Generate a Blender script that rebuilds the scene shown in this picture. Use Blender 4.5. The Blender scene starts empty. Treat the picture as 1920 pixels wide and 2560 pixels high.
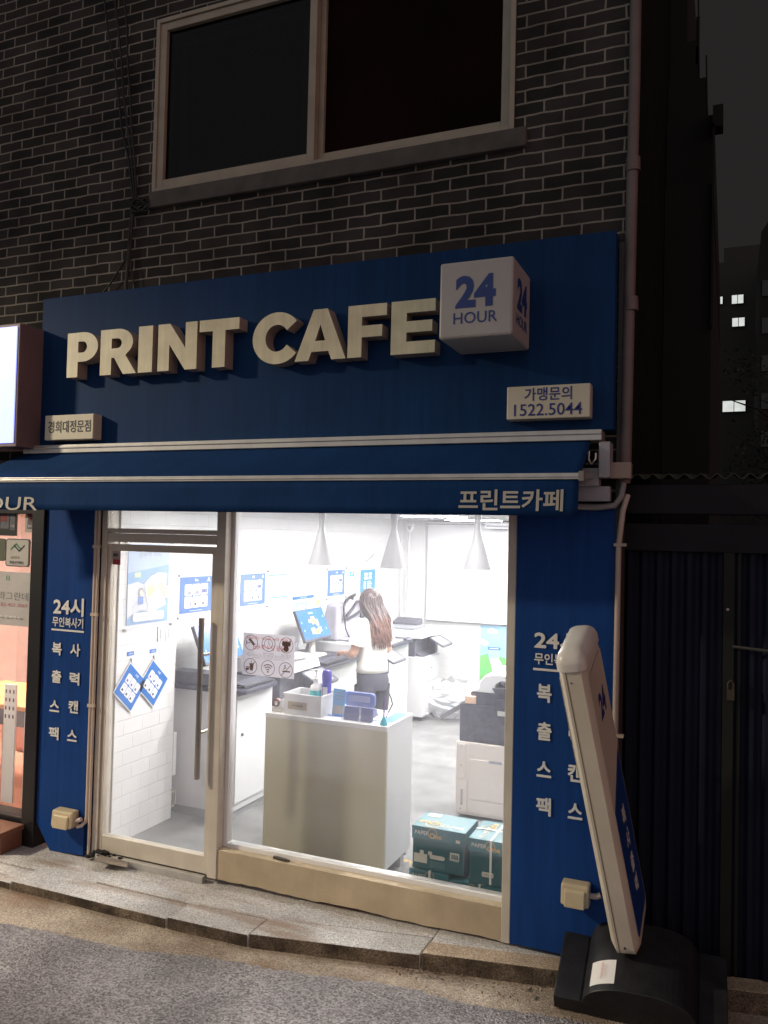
import bpy, bmesh, math, random
from mathutils import Vector, Matrix
random.seed(7)
SC = bpy.context.scene
COL = SC.collection
V3 = Vector
# ------------------------------------------------------------------ camera
yaw, pitch, roll = math.radians(22.9117), math.radians(1.7381), math.radians(1.35397)
FPX = 2039.88
CAM = V3((0, -4.3, 2.12))
_f = V3((-math.sin(yaw)*math.cos(pitch), math.cos(yaw)*math.cos(pitch), math.sin(pitch)))
_r0 = V3((math.cos(yaw), math.sin(yaw), 0)); _u0 = _r0.cross(_f)
_r = math.cos(roll)*_r0 + math.sin(roll)*_u0
_u = -math.sin(roll)*_r0 + math.cos(roll)*_u0
cd = bpy.data.cameras.new('camera'); cam = bpy.data.objects.new('camera', cd); COL.objects.link(cam)
cd.sensor_fit = 'HORIZONTAL'; cd.sensor_width = 36; cd.lens = 36*FPX/1920
cd.clip_start = .05; cd.clip_end = 500
cam.matrix_world = Matrix(((_r.x, _u.x, -_f.x, CAM.x), (_r.y, _u.y, -_f.y, CAM.y), (_r.z, _u.z, -_f.z, CAM.z), (0, 0, 0, 1)))
SC.camera = cam
SC.view_settings.view_transform = 'Standard'; SC.view_settings.look = 'None'
SC.view_settings.exposure = 0; SC.view_settings.gamma = 1
SC.cycles.use_denoising = True
SC.cycles.max_bounces = 8; SC.cycles.transparent_max_bounces = 12
SC.cycles.sample_clamp_indirect = 4
# survey helpers: a direction read from the camera, met with a real plane of the place
def ray(x, y): return _r*((x-960)/FPX) - _u*((y-1280)/FPX) + _f
def at(x, y, Y=0.0): d = ray(x, y); return CAM + d*((Y+4.3)/d.y)
def onX(x, y, X): d = ray(x, y); return CAM + d*(X/d.x)
def onZ(x, y, Z): d = ray(x, y); return CAM + d*((Z-2.12)/d.z)
# ------------------------------------------------------------------ world: night sky with city glow
w = bpy.data.worlds.new('World'); SC.world = w; w.use_nodes = True
nt = w.node_tree; bg = nt.nodes['Background']
tc = nt.nodes.new('ShaderNodeTexCoord')
def lobe(d, lo, hi, col):
    d = V3(d).normalized()
    dp = nt.nodes.new('ShaderNodeVectorMath'); dp.operation = 'DOT_PRODUCT'; dp.inputs[1].default_value = d
    nt.links.new(tc.outputs['Generated'], dp.inputs[0])
    mr = nt.nodes.new('ShaderNodeMapRange'); mr.interpolation_type = 'SMOOTHSTEP'
    mr.inputs[1].default_value = lo; mr.inputs[2].default_value = hi
    nt.links.new(dp.outputs['Value'], mr.inputs[0])
    mx = nt.nodes.new('ShaderNodeMix'); mx.data_type = 'RGBA'
    mx.inputs[6].default_value = (0, 0, 0, 1); mx.inputs[7].default_value = (*col, 1)
    nt.links.new(mr.outputs[0], mx.inputs[0]); return mx.outputs[2]
def addc(a, b):
    m = nt.nodes.new('ShaderNodeMix'); m.data_type = 'RGBA'; m.blend_type = 'ADD'; m.inputs[0].default_value = 1
    nt.links.new(a, m.inputs[6]); nt.links.new(b, m.inputs[7]); return m.outputs[2]
base = nt.nodes.new('ShaderNodeRGB'); base.outputs[0].default_value = (.0185, .0165, .0165, 1)
c1 = lobe((-.15, -1, .30), -.05, 1.0, (.31, .30, .305))      # glow of the street behind the viewer
c2 = lobe((1, -.45, .10), .80, .99, (.60, .21, .15))       # reddish glow from the street to the right
nt.links.new(addc(addc(base.outputs[0], c1), c2), bg.inputs['Color']); bg.inputs['Strength'].default_value = 1.0
# ------------------------------------------------------------------ materials
MC = {}
def mat(name, col, rough=.6, metal=0, var=.08, scale=6, bump=0, bscale=80, emit=0, spec=.5, alpha=1, coat=0, streak=0):
    if name in MC: return MC[name]
    m = bpy.data.materials.new(name); m.use_nodes = True; t = m.node_tree
    b = t.nodes['Principled BSDF']; MC[name] = m
    b.inputs['Roughness'].default_value = rough; b.inputs['Metallic'].default_value = metal
    b.inputs['Specular IOR Level'].default_value = spec
    if coat: b.inputs['Coat Weight'].default_value = coat
    co = t.nodes.new('ShaderNodeTexCoord')
    n = t.nodes.new('ShaderNodeTexNoise'); n.inputs['Scale'].default_value = scale; n.inputs['Detail'].default_value = 6
    t.links.new(co.outputs['Object'], n.inputs['Vector'])
    r = t.nodes.new('ShaderNodeMapRange'); r.inputs[1].default_value = .3; r.inputs[2].default_value = .7
    r.inputs[3].default_value = 1-var; r.inputs[4].default_value = 1+var
    t.links.new(n.outputs['Fac'], r.inputs[0])
    mx = t.nodes.new('ShaderNodeVectorMath'); mx.operation = 'SCALE'; mx.inputs[0].default_value = col
    t.links.new(r.outputs[0], mx.inputs['Scale'])
    if streak:
        mp = t.nodes.new('ShaderNodeMapping'); mp.inputs['Scale'].default_value = (1, 1, .05); t.links.new(co.outputs['Object'], mp.inputs[0])
        ns = t.nodes.new('ShaderNodeTexNoise'); ns.inputs['Scale'].default_value = 26; ns.inputs['Detail'].default_value = 7; ns.inputs['Roughness'].default_value = .7
        t.links.new(mp.outputs[0], ns.inputs['Vector'])
        rs = t.nodes.new('ShaderNodeMapRange'); rs.inputs[1].default_value = .35; rs.inputs[2].default_value = .65; rs.inputs[3].default_value = 1-streak; rs.inputs[4].default_value = 1+streak*.6
        t.links.new(ns.outputs['Fac'], rs.inputs[0])
        m2 = t.nodes.new('ShaderNodeVectorMath'); m2.operation = 'SCALE'; t.links.new(mx.outputs[0], m2.inputs[0]); t.links.new(rs.outputs[0], m2.inputs['Scale']); mx = m2
    t.links.new(mx.outputs[0], b.inputs['Base Color'])
    if emit:
        t.links.new(mx.outputs[0], b.inputs['Emission Color']); b.inputs['Emission Strength'].default_value = emit
    if bump:
        n2 = t.nodes.new('ShaderNodeTexNoise'); n2.inputs['Scale'].default_value = bscale; n2.inputs['Detail'].default_value = 4
        t.links.new(co.outputs['Object'], n2.inputs['Vector'])
        bp = t.nodes.new('ShaderNodeBump'); bp.inputs['Strength'].default_value = bump; bp.inputs['Distance'].default_value = .01
        t.links.new(n2.outputs['Fac'], bp.inputs['Height']); t.links.new(bp.outputs[0], b.inputs['Normal'])
    if alpha < 1: b.inputs['Alpha'].default_value = alpha
    return m
def glass(name, tint=(1, 1, 1), gloss=.05, rough=.0, dust=.042):
    """clear pane with a fresnel reflection and a thin veil of dust that scatters the light of the room"""
    if name in MC: return MC[name]
    m = bpy.data.materials.new(name); m.use_nodes = True; t = m.node_tree; MC[name] = m
    for n in list(t.nodes): t.nodes.remove(n)
    o = t.nodes.new('ShaderNodeOutputMaterial'); tr = t.nodes.new('ShaderNodeBsdfTransparent'); gl = t.nodes.new('ShaderNodeBsdfGlossy')
    tr.inputs[0].default_value = (*tint, 1); gl.inputs['Roughness'].default_value = rough
    lw = t.nodes.new('ShaderNodeLayerWeight'); lw.inputs['Blend'].default_value = .12
    mu = t.nodes.new('ShaderNodeMath'); mu.operation = 'MULTIPLY_ADD'; mu.inputs[1].default_value = .4; mu.inputs[2].default_value = gloss*.5
    t.links.new(lw.outputs['Fresnel'], mu.inputs[0])
    mx = t.nodes.new('ShaderNodeMixShader'); t.links.new(mu.outputs[0], mx.inputs[0])
    t.links.new(tr.outputs[0], mx.inputs[1]); t.links.new(gl.outputs[0], mx.inputs[2])
    co = t.nodes.new('ShaderNodeTexCoord')
    n1 = t.nodes.new('ShaderNodeTexNoise'); n1.inputs['Scale'].default_value = 2.5; n1.inputs['Detail'].default_value = 5
    t.links.new(co.outputs['Object'], n1.inputs['Vector'])
    mp = t.nodes.new('ShaderNodeMapping'); mp.inputs['Scale'].default_value = (70, 1, 26); t.links.new(co.outputs['Object'], mp.inputs[0])
    vo = t.nodes.new('ShaderNodeTexVoronoi'); vo.inputs['Scale'].default_value = 1; t.links.new(mp.outputs[0], vo.inputs['Vector'])
    ls = t.nodes.new('ShaderNodeMapRange'); ls.inputs[1].default_value = .10; ls.inputs[2].default_value = .04; ls.inputs[3].default_value = 0; ls.inputs[4].default_value = .22
    t.links.new(vo.outputs['Distance'], ls.inputs[0])
    ma = t.nodes.new('ShaderNodeMath'); ma.operation = 'MULTIPLY_ADD'; ma.inputs[1].default_value = dust*2
    t.links.new(n1.outputs['Fac'], ma.inputs[0]); t.links.new(ls.outputs[0], ma.inputs[2])
    tl = t.nodes.new('ShaderNodeBsdfTranslucent'); tl.inputs[0].default_value = (.85, .83, .9, 1)
    m2 = t.nodes.new('ShaderNodeMixShader'); t.links.new(ma.outputs[0], m2.inputs[0]); t.links.new(mx.outputs[0], m2.inputs[1]); t.links.new(tl.outputs[0], m2.inputs[2])
    t.links.new(m2.outputs[0], o.inputs[0]); return m
def sheet_film(name, col, tr=.4):
    """translucent film: part see-through, part diffuse"""
    if name in MC: return MC[name]
    m = bpy.data.materials.new(name); m.use_nodes = True; t = m.node_tree; MC[name] = m
    b = t.nodes['Principled BSDF']; b.inputs['Base Color'].default_value = (*col, 1); b.inputs['Roughness'].default_value = .35
    b.inputs['Alpha'].default_value = 1-tr
    return m
def bricks(name, c1, c2, cm, bw, bh, mortar, axes, rough=.85, bump=.5, var=.6, dirt=0):
    if name in MC: return MC[name]
    m = bpy.data.materials.new(name); m.use_nodes = True; t = m.node_tree; MC[name] = m
    b = t.nodes['Principled BSDF']; b.inputs['Roughness'].default_value = rough; b.inputs['Specular IOR Level'].default_value = .15 if var else .4
    co = t.nodes.new('ShaderNodeTexCoord'); sp = t.nodes.new('ShaderNodeSeparateXYZ'); cb = t.nodes.new('ShaderNodeCombineXYZ')
    t.links.new(co.outputs['Object'], sp.inputs[0])
    t.links.new(sp.outputs[axes[0]], cb.inputs[0]); t.links.new(sp.outputs[axes[1]], cb.inputs[1])
    # slightly wobbly joints
    nz = t.nodes.new('ShaderNodeTexNoise'); nz.inputs['Scale'].default_value = 9
    t.links.new(co.outputs['Object'], nz.inputs['Vector'])
    sb = t.nodes.new('ShaderNodeVectorMath'); sb.operation = 'MULTIPLY_ADD'
    sb.inputs[1].default_value = (.013 if var else 0,)*3
    t.links.new(nz.outputs['Color'], sb.inputs[0]); t.links.new(cb.outputs[0], sb.inputs[2])
    br = t.nodes.new('ShaderNodeTexBrick'); br.offset = .5
    br.inputs['Color1'].default_value = (*c1, 1); br.inputs['Color2'].default_value = (*c2, 1); br.inputs['Mortar'].default_value = (*cm, 1)
    br.inputs['Scale'].default_value = 1; br.inputs['Brick Width'].default_value = bw; br.inputs['Row Height'].default_value = bh
    br.inputs['Mortar Size'].default_value = mortar; br.inputs['Mortar Smooth'].default_value = .3; br.inputs['Bias'].default_value = 0
    t.links.new(sb.outputs[0], br.inputs['Vector'])
    n = t.nodes.new('ShaderNodeTexNoise'); n.inputs['Scale'].default_value = 3.2; n.inputs['Detail'].default_value = 8
    t.links.new(co.outputs['Object'], n.inputs['Vector'])
    r = t.nodes.new('ShaderNodeMapRange'); r.inputs[1].default_value = .3; r.inputs[2].default_value = .7; r.inputs[3].default_value = 1-var; r.inputs[4].default_value = 1+var
    t.links.new(n.outputs['Fac'], r.inputs[0])
    mx = t.nodes.new('ShaderNodeVectorMath'); mx.operation = 'SCALE'
    t.links.new(br.outputs['Color'], mx.inputs[0]); t.links.new(r.outputs[0], mx.inputs['Scale']); t.links.new(mx.outputs[0], b.inputs['Base Color'])
    bp = t.nodes.new('ShaderNodeBump'); bp.inputs['Strength'].default_value = bump; bp.inputs['Distance'].default_value = .006; bp.invert = True
    n3 = t.nodes.new('ShaderNodeTexNoise'); n3.inputs['Scale'].default_value = 60
    t.links.new(co.outputs['Object'], n3.inputs['Vector'])
    ad = t.nodes.new('ShaderNodeMath'); ad.operation = 'MULTIPLY_ADD'; ad.inputs[1].default_value = .35 if var else 0
    t.links.new(n3.outputs['Fac'], ad.inputs[0]); t.links.new(br.outputs['Fac'], ad.inputs[2])
    t.links.new(ad.outputs[0], bp.inputs['Height']); t.links.new(bp.outputs[0], b.inputs['Normal'])
    return m
def ground(name, cols, scales, rough=.9, bump=.6, bscale=120, stain=None, stretch=None, grit=.5):
    """speckled ground: coarse patches, fine grit and optional stains"""
    if name in MC: return MC[name]
    m = bpy.data.materials.new(name); m.use_nodes = True; t = m.node_tree; MC[name] = m
    b = t.nodes['Principled BSDF']; b.inputs['Roughness'].default_value = rough
    co = t.nodes.new('ShaderNodeTexCoord')
    def noise(s, d=8):
        n = t.nodes.new('ShaderNodeTexNoise'); n.inputs['Scale'].default_value = s; n.inputs['Detail'].default_value = d
        t.links.new(co.outputs['Object'], n.inputs['Vector']); return n.outputs['Fac']
    r1 = t.nodes.new('ShaderNodeValToRGB'); r1.color_ramp.elements[0].color = (*cols[0], 1); r1.color_ramp.elements[1].color = (*cols[1], 1)
    r1.color_ramp.elements[0].position = .38; r1.color_ramp.elements[1].position = .64
    t.links.new(noise(scales[0]), r1.inputs[0])
    v = t.nodes.new('ShaderNodeTexVoronoi'); v.inputs['Scale'].default_value = scales[1]
    t.links.new(co.outputs['Object'], v.inputs['Vector'])
    sp = t.nodes.new('ShaderNodeMapRange'); sp.inputs[1].default_value = 0; sp.inputs[2].default_value = 1; sp.inputs[3].default_value = 1-grit; sp.inputs[4].default_value = 1+grit*1.1
    sx = t.nodes.new('ShaderNodeSeparateColor'); t.links.new(v.outputs['Color'], sx.inputs[0]); t.links.new(sx.outputs[0], sp.inputs[0])
    mx = t.nodes.new('ShaderNodeVectorMath'); mx.operation = 'SCALE'
    t.links.new(r1.outputs[0], mx.inputs[0]); t.links.new(sp.outputs[0], mx.inputs['Scale'])
    out = mx.outputs[0]
    if stain:
        rs = t.nodes.new('ShaderNodeValToRGB'); rs.color_ramp.elements[0].position = .52; rs.color_ramp.elements[1].position = .68
        sn = t.nodes.new('ShaderNodeTexNoise'); sn.inputs['Scale'].default_value = stain[1]; sn.inputs['Detail'].default_value = 5
        mpp = t.nodes.new('ShaderNodeMapping'); mpp.inputs['Scale'].default_value = stretch or (1, 1, 1)
        t.links.new(co.outputs['Object'], mpp.inputs[0]); t.links.new(mpp.outputs[0], sn.inputs['Vector']); t.links.new(sn.outputs['Fac'], rs.inputs[0])
        ms = t.nodes.new('ShaderNodeMix'); ms.data_type = 'RGBA'; ms.inputs[7].default_value = (*stain[0], 1)
        mm = t.nodes.new('ShaderNodeMath'); mm.operation = 'MULTIPLY'; mm.inputs[1].default_value = stain[2]
        t.links.new(rs.outputs[0], mm.inputs[0]); t.links.new(mm.outputs[0], ms.inputs[0]); t.links.new(out, ms.inputs[6]); out = ms.outputs[2]
    t.links.new(out, b.inputs['Base Color'])
    bp = t.nodes.new('ShaderNodeBump'); bp.inputs['Strength'].default_value = bump; bp.inputs['Distance'].default_value = .012
    v2 = t.nodes.new('ShaderNodeTexVoronoi'); v2.inputs['Scale'].default_value = bscale
    t.links.new(co.outputs['Object'], v2.inputs['Vector'])
    t.links.new(v2.outputs['Distance'], bp.inputs['Height']); t.links.new(bp.outputs[0], b.inputs['Normal'])
    return m
# ------------------------------------------------------------------ mesh helpers
class MB:
    def __init__(s): s.v = []; s.f = []; s.m = []
    def add(s, vs, fs, m=None):
        k = len(s.v); s.v += [V3(p) for p in vs]; s.f += [tuple(i+k for i in f) for f in fs]; s.m += [m]*len(fs); return s
    def hexa(s, p, m=None):   # p: 4 bottom then 4 top, counter-clockwise from above
        return s.add(p, [(3, 2, 1, 0), (4, 5, 6, 7), (0, 1, 5, 4), (1, 2, 6, 5), (2, 3, 7, 6), (3, 0, 4, 7)], m)
    def box(s, x0, x1, y0, y1, z0, z1, m=None):
        if x0 > x1: x0, x1 = x1, x0
        if y0 > y1: y0, y1 = y1, y0
        if z0 > z1: z0, z1 = z1, z0
        return s.hexa([(x0, y0, z0), (x1, y0, z0), (x1, y1, z0), (x0, y1, z0), (x0, y0, z1), (x1, y0, z1), (x1, y1, z1), (x0, y1, z1)], m)
    def quad(s, p, m=None): return s.add(p, [tuple(range(len(p)))], m)
    def prism(s, poly, ext, m=None):
        n = len(poly); poly = [V3(p) for p in poly]; e = V3(ext)
        fs = [tuple(range(n-1, -1, -1)), tuple(range(n, 2*n))] + [(i, (i+1) % n, n+(i+1) % n, n+i) for i in range(n)]
        return s.add(poly+[p+e for p in poly], fs, m)
    def tube(s, pts, r, n=8, m=None, caps=True):
        pts = [V3(p) for p in pts]; k = len(pts); rs = r if isinstance(r, (list, tuple)) else [r]*k
        vs = []; prev = None
        for i, p in enumerate(pts):
            d = (pts[min(i+1, k-1)]-pts[max(i-1, 0)]).normalized()
            if prev is None:
                a = V3((0, 0, 1)) if abs(d.z) < .9 else V3((1, 0, 0)); a = (a-d*a.dot(d)).normalized()
            else: a = (prev-d*prev.dot(d)).normalized()
            prev = a; b = d.cross(a)
            vs += [p+(a*math.cos(2*math.pi*j/n)+b*math.sin(2*math.pi*j/n))*rs[i] for j in range(n)]
        fs = [(i*n+j, i*n+(j+1) % n, (i+1)*n+(j+1) % n, (i+1)*n+j) for i in range(k-1) for j in range(n)]
        if caps: fs += [tuple(range(n-1, -1, -1)), tuple((k-1)*n+j for j in range(n))]
        return s.add(vs, fs, m)
    def lathe(s, prof, c, n=24, m=None):
        c = V3(c); vs = []
        for r, z in prof: vs += [c+V3((r*math.cos(2*math.pi*j/n), r*math.sin(2*math.pi*j/n), z)) for j in range(n)]
        k = len(prof)
        fs = [(i*n+j, i*n+(j+1) % n, (i+1)*n+(j+1) % n, (i+1)*n+j) for i in range(k-1) for j in range(n)]
        if prof[0][0] > 1e-5: fs.append(tuple(range(n-1, -1, -1)))
        if prof[-1][0] > 1e-5: fs.append(tuple((k-1)*n+j for j in range(n)))
        return s.add(vs, fs, m)
    def ball(s, c, r, n=16, k=10, m=None):
        r = r if isinstance(r, (tuple, list)) else (r, r, r); c = V3(c); vs = []
        for i in range(k+1):
            t = math.pi*i/k
            for j in range(n):
                q = 2*math.pi*j/n; vs.append(c+V3((r[0]*math.sin(t)*math.cos(q), r[1]*math.sin(t)*math.sin(q), -r[2]*math.cos(t))))
        fs = [(i*n+j, i*n+(j+1) % n, (i+1)*n+(j+1) % n, (i+1)*n+j) for i in range(k) for j in range(n)]
        return s.add(vs, fs, m)
WO = {}   # world origin of every object
def obj(name, mb, m, parent=None, bevel=0, smooth=0, loc=None):
    o0 = WO.get(parent.name, V3()) if parent else V3(loc or (0, 0, 0))
    me = bpy.data.meshes.new(name)
    me.from_pydata([p-o0 for p in mb.v], [], mb.f)
    mats = []
    for k, f in enumerate(mb.m):
        q = f or m
        if q not in mats: mats.append(q)
        me.polygons[k].material_index = mats.index(q)
    for q in mats: me.materials.append(q)
    me.validate(); 
    bm = bmesh.new(); bm.from_mesh(me); bmesh.ops.remove_doubles(bm, verts=bm.verts, dist=1e-6); bmesh.ops.recalc_face_normals(bm, faces=bm.faces); bm.to_mesh(me); bm.free()
    o = bpy.data.objects.new(name, me); COL.objects.link(o)
    if smooth:
        me.shade_smooth(); me.set_sharp_from_angle(angle=math.radians(smooth))
    if bevel:
        b = o.modifiers.new('bevel', 'BEVEL'); b.width = bevel; b.segments = 2; b.limit_method = 'ANGLE'; b.angle_limit = math.radians(40)
    if parent: o.parent = parent
    else: o.location = o0
    WO[o.name] = o0
    return o
def tag(o, label, cat, group=None):
    o['label'] = label; o['category'] = cat
    if group: o['group'] = group
    return o
def thing(name, label, cat, loc, group=None):
    o = bpy.data.objects.new(name, None); COL.objects.link(o); o.location = loc; o.empty_display_size = .1
    WO[o.name] = V3(loc); return tag(o, label, cat, group)
def struct(name, mb, m, **k):
    o = obj(name, mb, m, **k); o['kind'] = 'structure'; return o
class Fr:
    """flat local frame: a to the right, b up, n out of the surface"""
    def __init__(s, o, u, v): s.o = V3(o); s.u = V3(u).normalized(); s.v = V3(v).normalized(); s.n = s.u.cross(s.v)
    def p(s, a, b, n=0): return s.o+s.u*a+s.v*b+s.n*n
    def rect(s, mb, a0, a1, b0, b1, n0, n1, m=None):
        return mb.hexa([s.p(a0, b0, n0), s.p(a1, b0, n0), s.p(a1, b1, n0), s.p(a0, b1, n0), s.p(a0, b0, n1), s.p(a1, b0, n1), s.p(a1, b1, n1), s.p(a0, b1, n1)], m)
    def poly(s, mb, pts, n0, n1, m=None): return mb.prism([s.p(a, b, n0) for a, b in pts], s.n*(n1-n0), m)
    def ring(s, mb, a, b, r, wd, n0, n1, m=None, k=28):
        vs = []
        for i in range(k):
            t = 2*math.pi*i/k; c, q = math.cos(t), math.sin(t)
            vs += [s.p(a+r*c, b+r*q, n0), s.p(a+(r-wd)*c, b+(r-wd)*q, n0), s.p(a+(r-wd)*c, b+(r-wd)*q, n1), s.p(a+r*c, b+r*q, n1)]
        fs = []
        for i in range(k):
            x, y = i*4, ((i+1) % k)*4
            fs += [(x, y, y+1, x+1), (x+1, y+1, y+2, x+2), (x+2, y+2, y+3, x+3), (x+3, y+3, y, x)]
        return mb.add(vs, fs, m)
    def disc(s, mb, a, b, r, n0, n1, m=None, k=24, ry=None):
        return s.poly(mb, [(a+r*math.cos(2*math.pi*i/k), b+(ry or r)*math.sin(2*math.pi*i/k)) for i in range(k)], n0, n1, m)
    def rrect(s, mb, a0, a1, b0, b1, rad, n0, n1, m=None):
        pts = []
        for cx, cy, st in ((a1-rad, b1-rad, 0), (a0+rad, b1-rad, 90), (a0+rad, b0+rad, 180), (a1-rad, b0+rad, 270)):
            for k in range(5):
                t = math.radians(st+22.5*k); pts.append((cx+rad*math.cos(t), cy+rad*math.sin(t)))
        return s.poly(mb, pts, n0, n1, m)
    def text(s, mb, body, a, b, h=None, wd=None, n0=.002, depth=0, bold=0, m=None, mirror=False, align='C', fat=0):
        c = bpy.data.curves.new('t', 'FONT'); c.body = body; c.offset = bold; c.resolution_u = 3
        o = bpy.data.objects.new('t', c); COL.objects.link(o); bpy.context.view_layer.update()
        me = bpy.data.meshes.new_from_object(o.evaluated_get(bpy.context.evaluated_depsgraph_get()))
        xs = [v.co.x for v in me.vertices]; ys = [v.co.y for v in me.vertices]
        x0, x1, y0, y1 = min(xs), max(xs), min(ys), max(ys)
        sy = (h/(y1-y0)) if h else None; sx = (wd/(x1-x0)) if wd else None
        sx = sx or sy; sy = sy or sx
        ox = (x0+x1)/2 if align == 'C' else (x0 if align == 'L' else x1)
        mi = -1 if mirror else 1
        P = [s.p(a+mi*(v.co.x-ox)*sx, b+(v.co.y-(y0+y1)/2)*sy, n0) for v in me.vertices]
        F = [tuple(p.vertices) for p in me.polygons]
        mb.add(P, F, m)
        if fat:
            e = fat*(y1-y0)*sy
            for i, (ca, cb) in enumerate(((1, 0), (-1, 0), (0, 1), (0, -1), (.7, .7), (-.7, .7), (.7, -.7), (-.7, -.7))):
                mb.add([p+s.u*ca*e+s.v*cb*e+s.n*.00025*(i+1) for p in P], F, m)
        if depth:
            k = len(P)
            ec = {}
            for f in F:
                for i in range(len(f)):
                    e = (f[i], f[(i+1) % len(f)]); ec[e] = 1
            side = [(e[0], e[1], e[1]+k, e[0]+k) for e in ec if (e[1], e[0]) not in ec]
            mb.add(P+[p+s.n*depth for p in P], [tuple(i+k for i in f) for f in F]+side, m)
        bpy.data.objects.remove(o); bpy.data.curves.remove(c); bpy.data.meshes.remove(me)
        return mb
def facade(Y): return Fr((0, Y, 0), (1, 0, 0), (0, 0, 1))      # a = X, b = Z, n toward the street
def lwall(X): return Fr((X, 0, 0), (0, 1, 0), (0, 0, 1))       # a = Y, b = Z, n into the room
def text_px(mb, fr, body, x, y, hpx=None, wpx=None, **k):
    """text on a facade plane at a surveyed spot"""
    Y = fr.o.y; p = at(x, y, Y)
    h = (at(x, y-hpx/2, Y)-at(x, y+hpx/2, Y)).length if hpx else None
    wd = (at(x-wpx/2, y, Y)-at(x+wpx/2, y, Y)).length if wpx else None
    return fr.text(mb, body, p.x, p.z, h, wd, **k)
# ------------------------------------------------------------------ palette
blue = mat('blue_panel', (.009, .049, .205), .5, var=.10, scale=1.3, spec=.12, bump=.06, bscale=2, streak=.16)
signblue = mat('sign_blue', (.007, .036, .115), .55, var=.14, scale=.9, spec=.08, bump=.08, bscale=1.6, streak=.16)
fabric = mat('awning_fabric', (.005, .033, .115), .8, var=.12, scale=3, bump=.15, bscale=300, spec=.1, streak=.14)
cream = mat('cream_acrylic', (.62, .59, .46), .35, var=.06, scale=3)
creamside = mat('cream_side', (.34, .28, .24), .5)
letterw = mat('letter_white', (.74, .74, .72), .5, var=.05)
plastic_w = mat('white_plastic', (.72, .68, .6), .35, var=.05)
alu = mat('aluminium', (.55, .54, .52), .35, .6, var=.1, scale=12)
frame_m = mat('beige_frame', (.60, .55, .47), .45, .0, var=.10, scale=5, streak=.03)
frame_gr = mat('grey_frame', (.42, .39, .40), .4, .3, var=.1, scale=7)
whitew = mat('white_paint', (.84, .84, .85), .6, var=.02)
whitelac = mat('white_laminate', (.80, .80, .81), .35, var=.02)
blackpl = mat('black_plastic', (.035, .035, .045), .4, var=.2)
darkgr = mat('dark_grey_plastic', (.11, .11, .135), .45, var=.2, scale=20)
postblue = mat('poster_blue', (.008, .145, .50), .4, var=.03)
paper = mat('paper_white', (.86, .86, .86), .6, var=.02)
steel = mat('brushed_steel', (.55, .53, .5), .25, .9, var=.1, scale=30)
ink = mat('dark_ink', (.03, .03, .04), .6)
navyink = mat('navy_ink', (.02, .03, .2), .6)
red = mat('red_ink', (.6, .03, .04), .5)
pane = glass('window_glass')
acry = sheet_film('clear_acrylic', (.85, .87, .9), .93)
# ------------------------------------------------------------------ street lamp (out of frame, up the street on the left)
LP = V3((-10.6, -4.3, 5.85))
lt = thing('unseen_street_lamp', 'unseen tall grey street lamp lit warm white, out of frame up the street', 'street lamp', (LP.x-1.2, LP.y, -.1))
b = MB(); b.tube([(LP.x-1.2, LP.y, -.1), (LP.x-1.2, LP.y, 2.9), (LP.x-1.2, LP.y, 5.75), (LP.x-.9, LP.y, 6.0), (LP.x-.2, LP.y, 6.05)], [.09, .075, .06, .05, .04], 12); obj('pole', b, darkgr, lt, smooth=40)
b = MB(); b.lathe([(.02, .22), (.16, .18), (.2, .08), (.19, .06)], LP, 20); obj('lamp_shade', b, alu, lt, smooth=40)
ld = bpy.data.lights.new('unseen_street_light', 'SPOT'); lo = bpy.data.objects.new('unseen_street_light', ld); COL.objects.link(lo)
lo.location = LP; ld.energy = 4300; ld.color = (1.0, .85, .62); ld.shadow_soft_size = .24
ld.spot_size = math.radians(44); ld.spot_blend = 1
lo.rotation_euler = (V3((-2.8, -.3, .3))-LP).to_track_quat('-Z', 'Y').to_euler()
lo.parent = lt; lo.location = LP-WO['unseen_street_lamp']
# ------------------------------------------------------------------ ground
KP = [(-9, -.56), (-4.2, -.515), (-2.8, -.505), (-2.3, -.485), (-1.43, -.30), (-.2, -.06), (4, .75)]   # kerb front line
def kerb_y(x):
    for (a, c), (e, g) in zip(KP, KP[1:]):
        if a <= x <= e: return c+(g-c)*(x-a)/(e-a)
    return KP[0][1] if x < KP[0][0] else KP[-1][1]
GUT = ground('gutter_concrete', ((.27, .215, .165), (.44, .37, .295)), (3.2, 130), .9, .5, 110, ((.24, .14, .08), 2.2, .6), None, .35)
ASP = ground('asphalt', ((.20, .186, .195), (.315, .295, .305)), (2.2, 95), .75, 1.0, 80, ((.19, .175, .19), 1.3, .6), None, .55)
GRA = ground('granite_slab', ((.42, .41, .405), (.56, .545, .535)), (2.5, 170), .7, .3, 150, ((.25, .16, .10), 1.7, .75), (.7, 4.5, 1), .38)
KFACE = ground('dark_kerb_face', ((.07, .05, .035), (.20, .155, .11)), (7, 160), .9, .5, 120, ((.03, .02, .014), 5, .8))
GRB = ground('brown_slab', ((.36, .28, .20), (.47, .375, .28)), (4, 220), .75, .2, 150, ((.24, .14, .08), 3, .5))
xs = [-9+i*.12 for i in range(109)]
def road_z(y, yk): return -.088+.10*max(0, (yk-y)-.25)
b = MB(); nr = 12
for i, x in enumerate(xs):
    yk = kerb_y(x)+.05
    for j in range(nr+1):
        y = yk-1.0*j/nr; b.v.append(V3((x, y, road_z(y, yk-.05)+random.uniform(-.002, .002))))
for i in range(len(xs)-1):
    for j in range(nr):
        a = i*(nr+1)+j; b.f.append((a, a+nr+1, a+nr+2, a+1)); b.m.append(None)
struct('gutter', b, GUT, smooth=60)
b = MB()   # asphalt sheet with a ragged edge, 1 cm above the gutter concrete
aw = [(-9, -1.05), (-3.72, -.86), (-2.95, -.775), (-2.08, -.60), (-1.47, -.50), (-.88, -.455), (0, -.33), (4, .4)]
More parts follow.
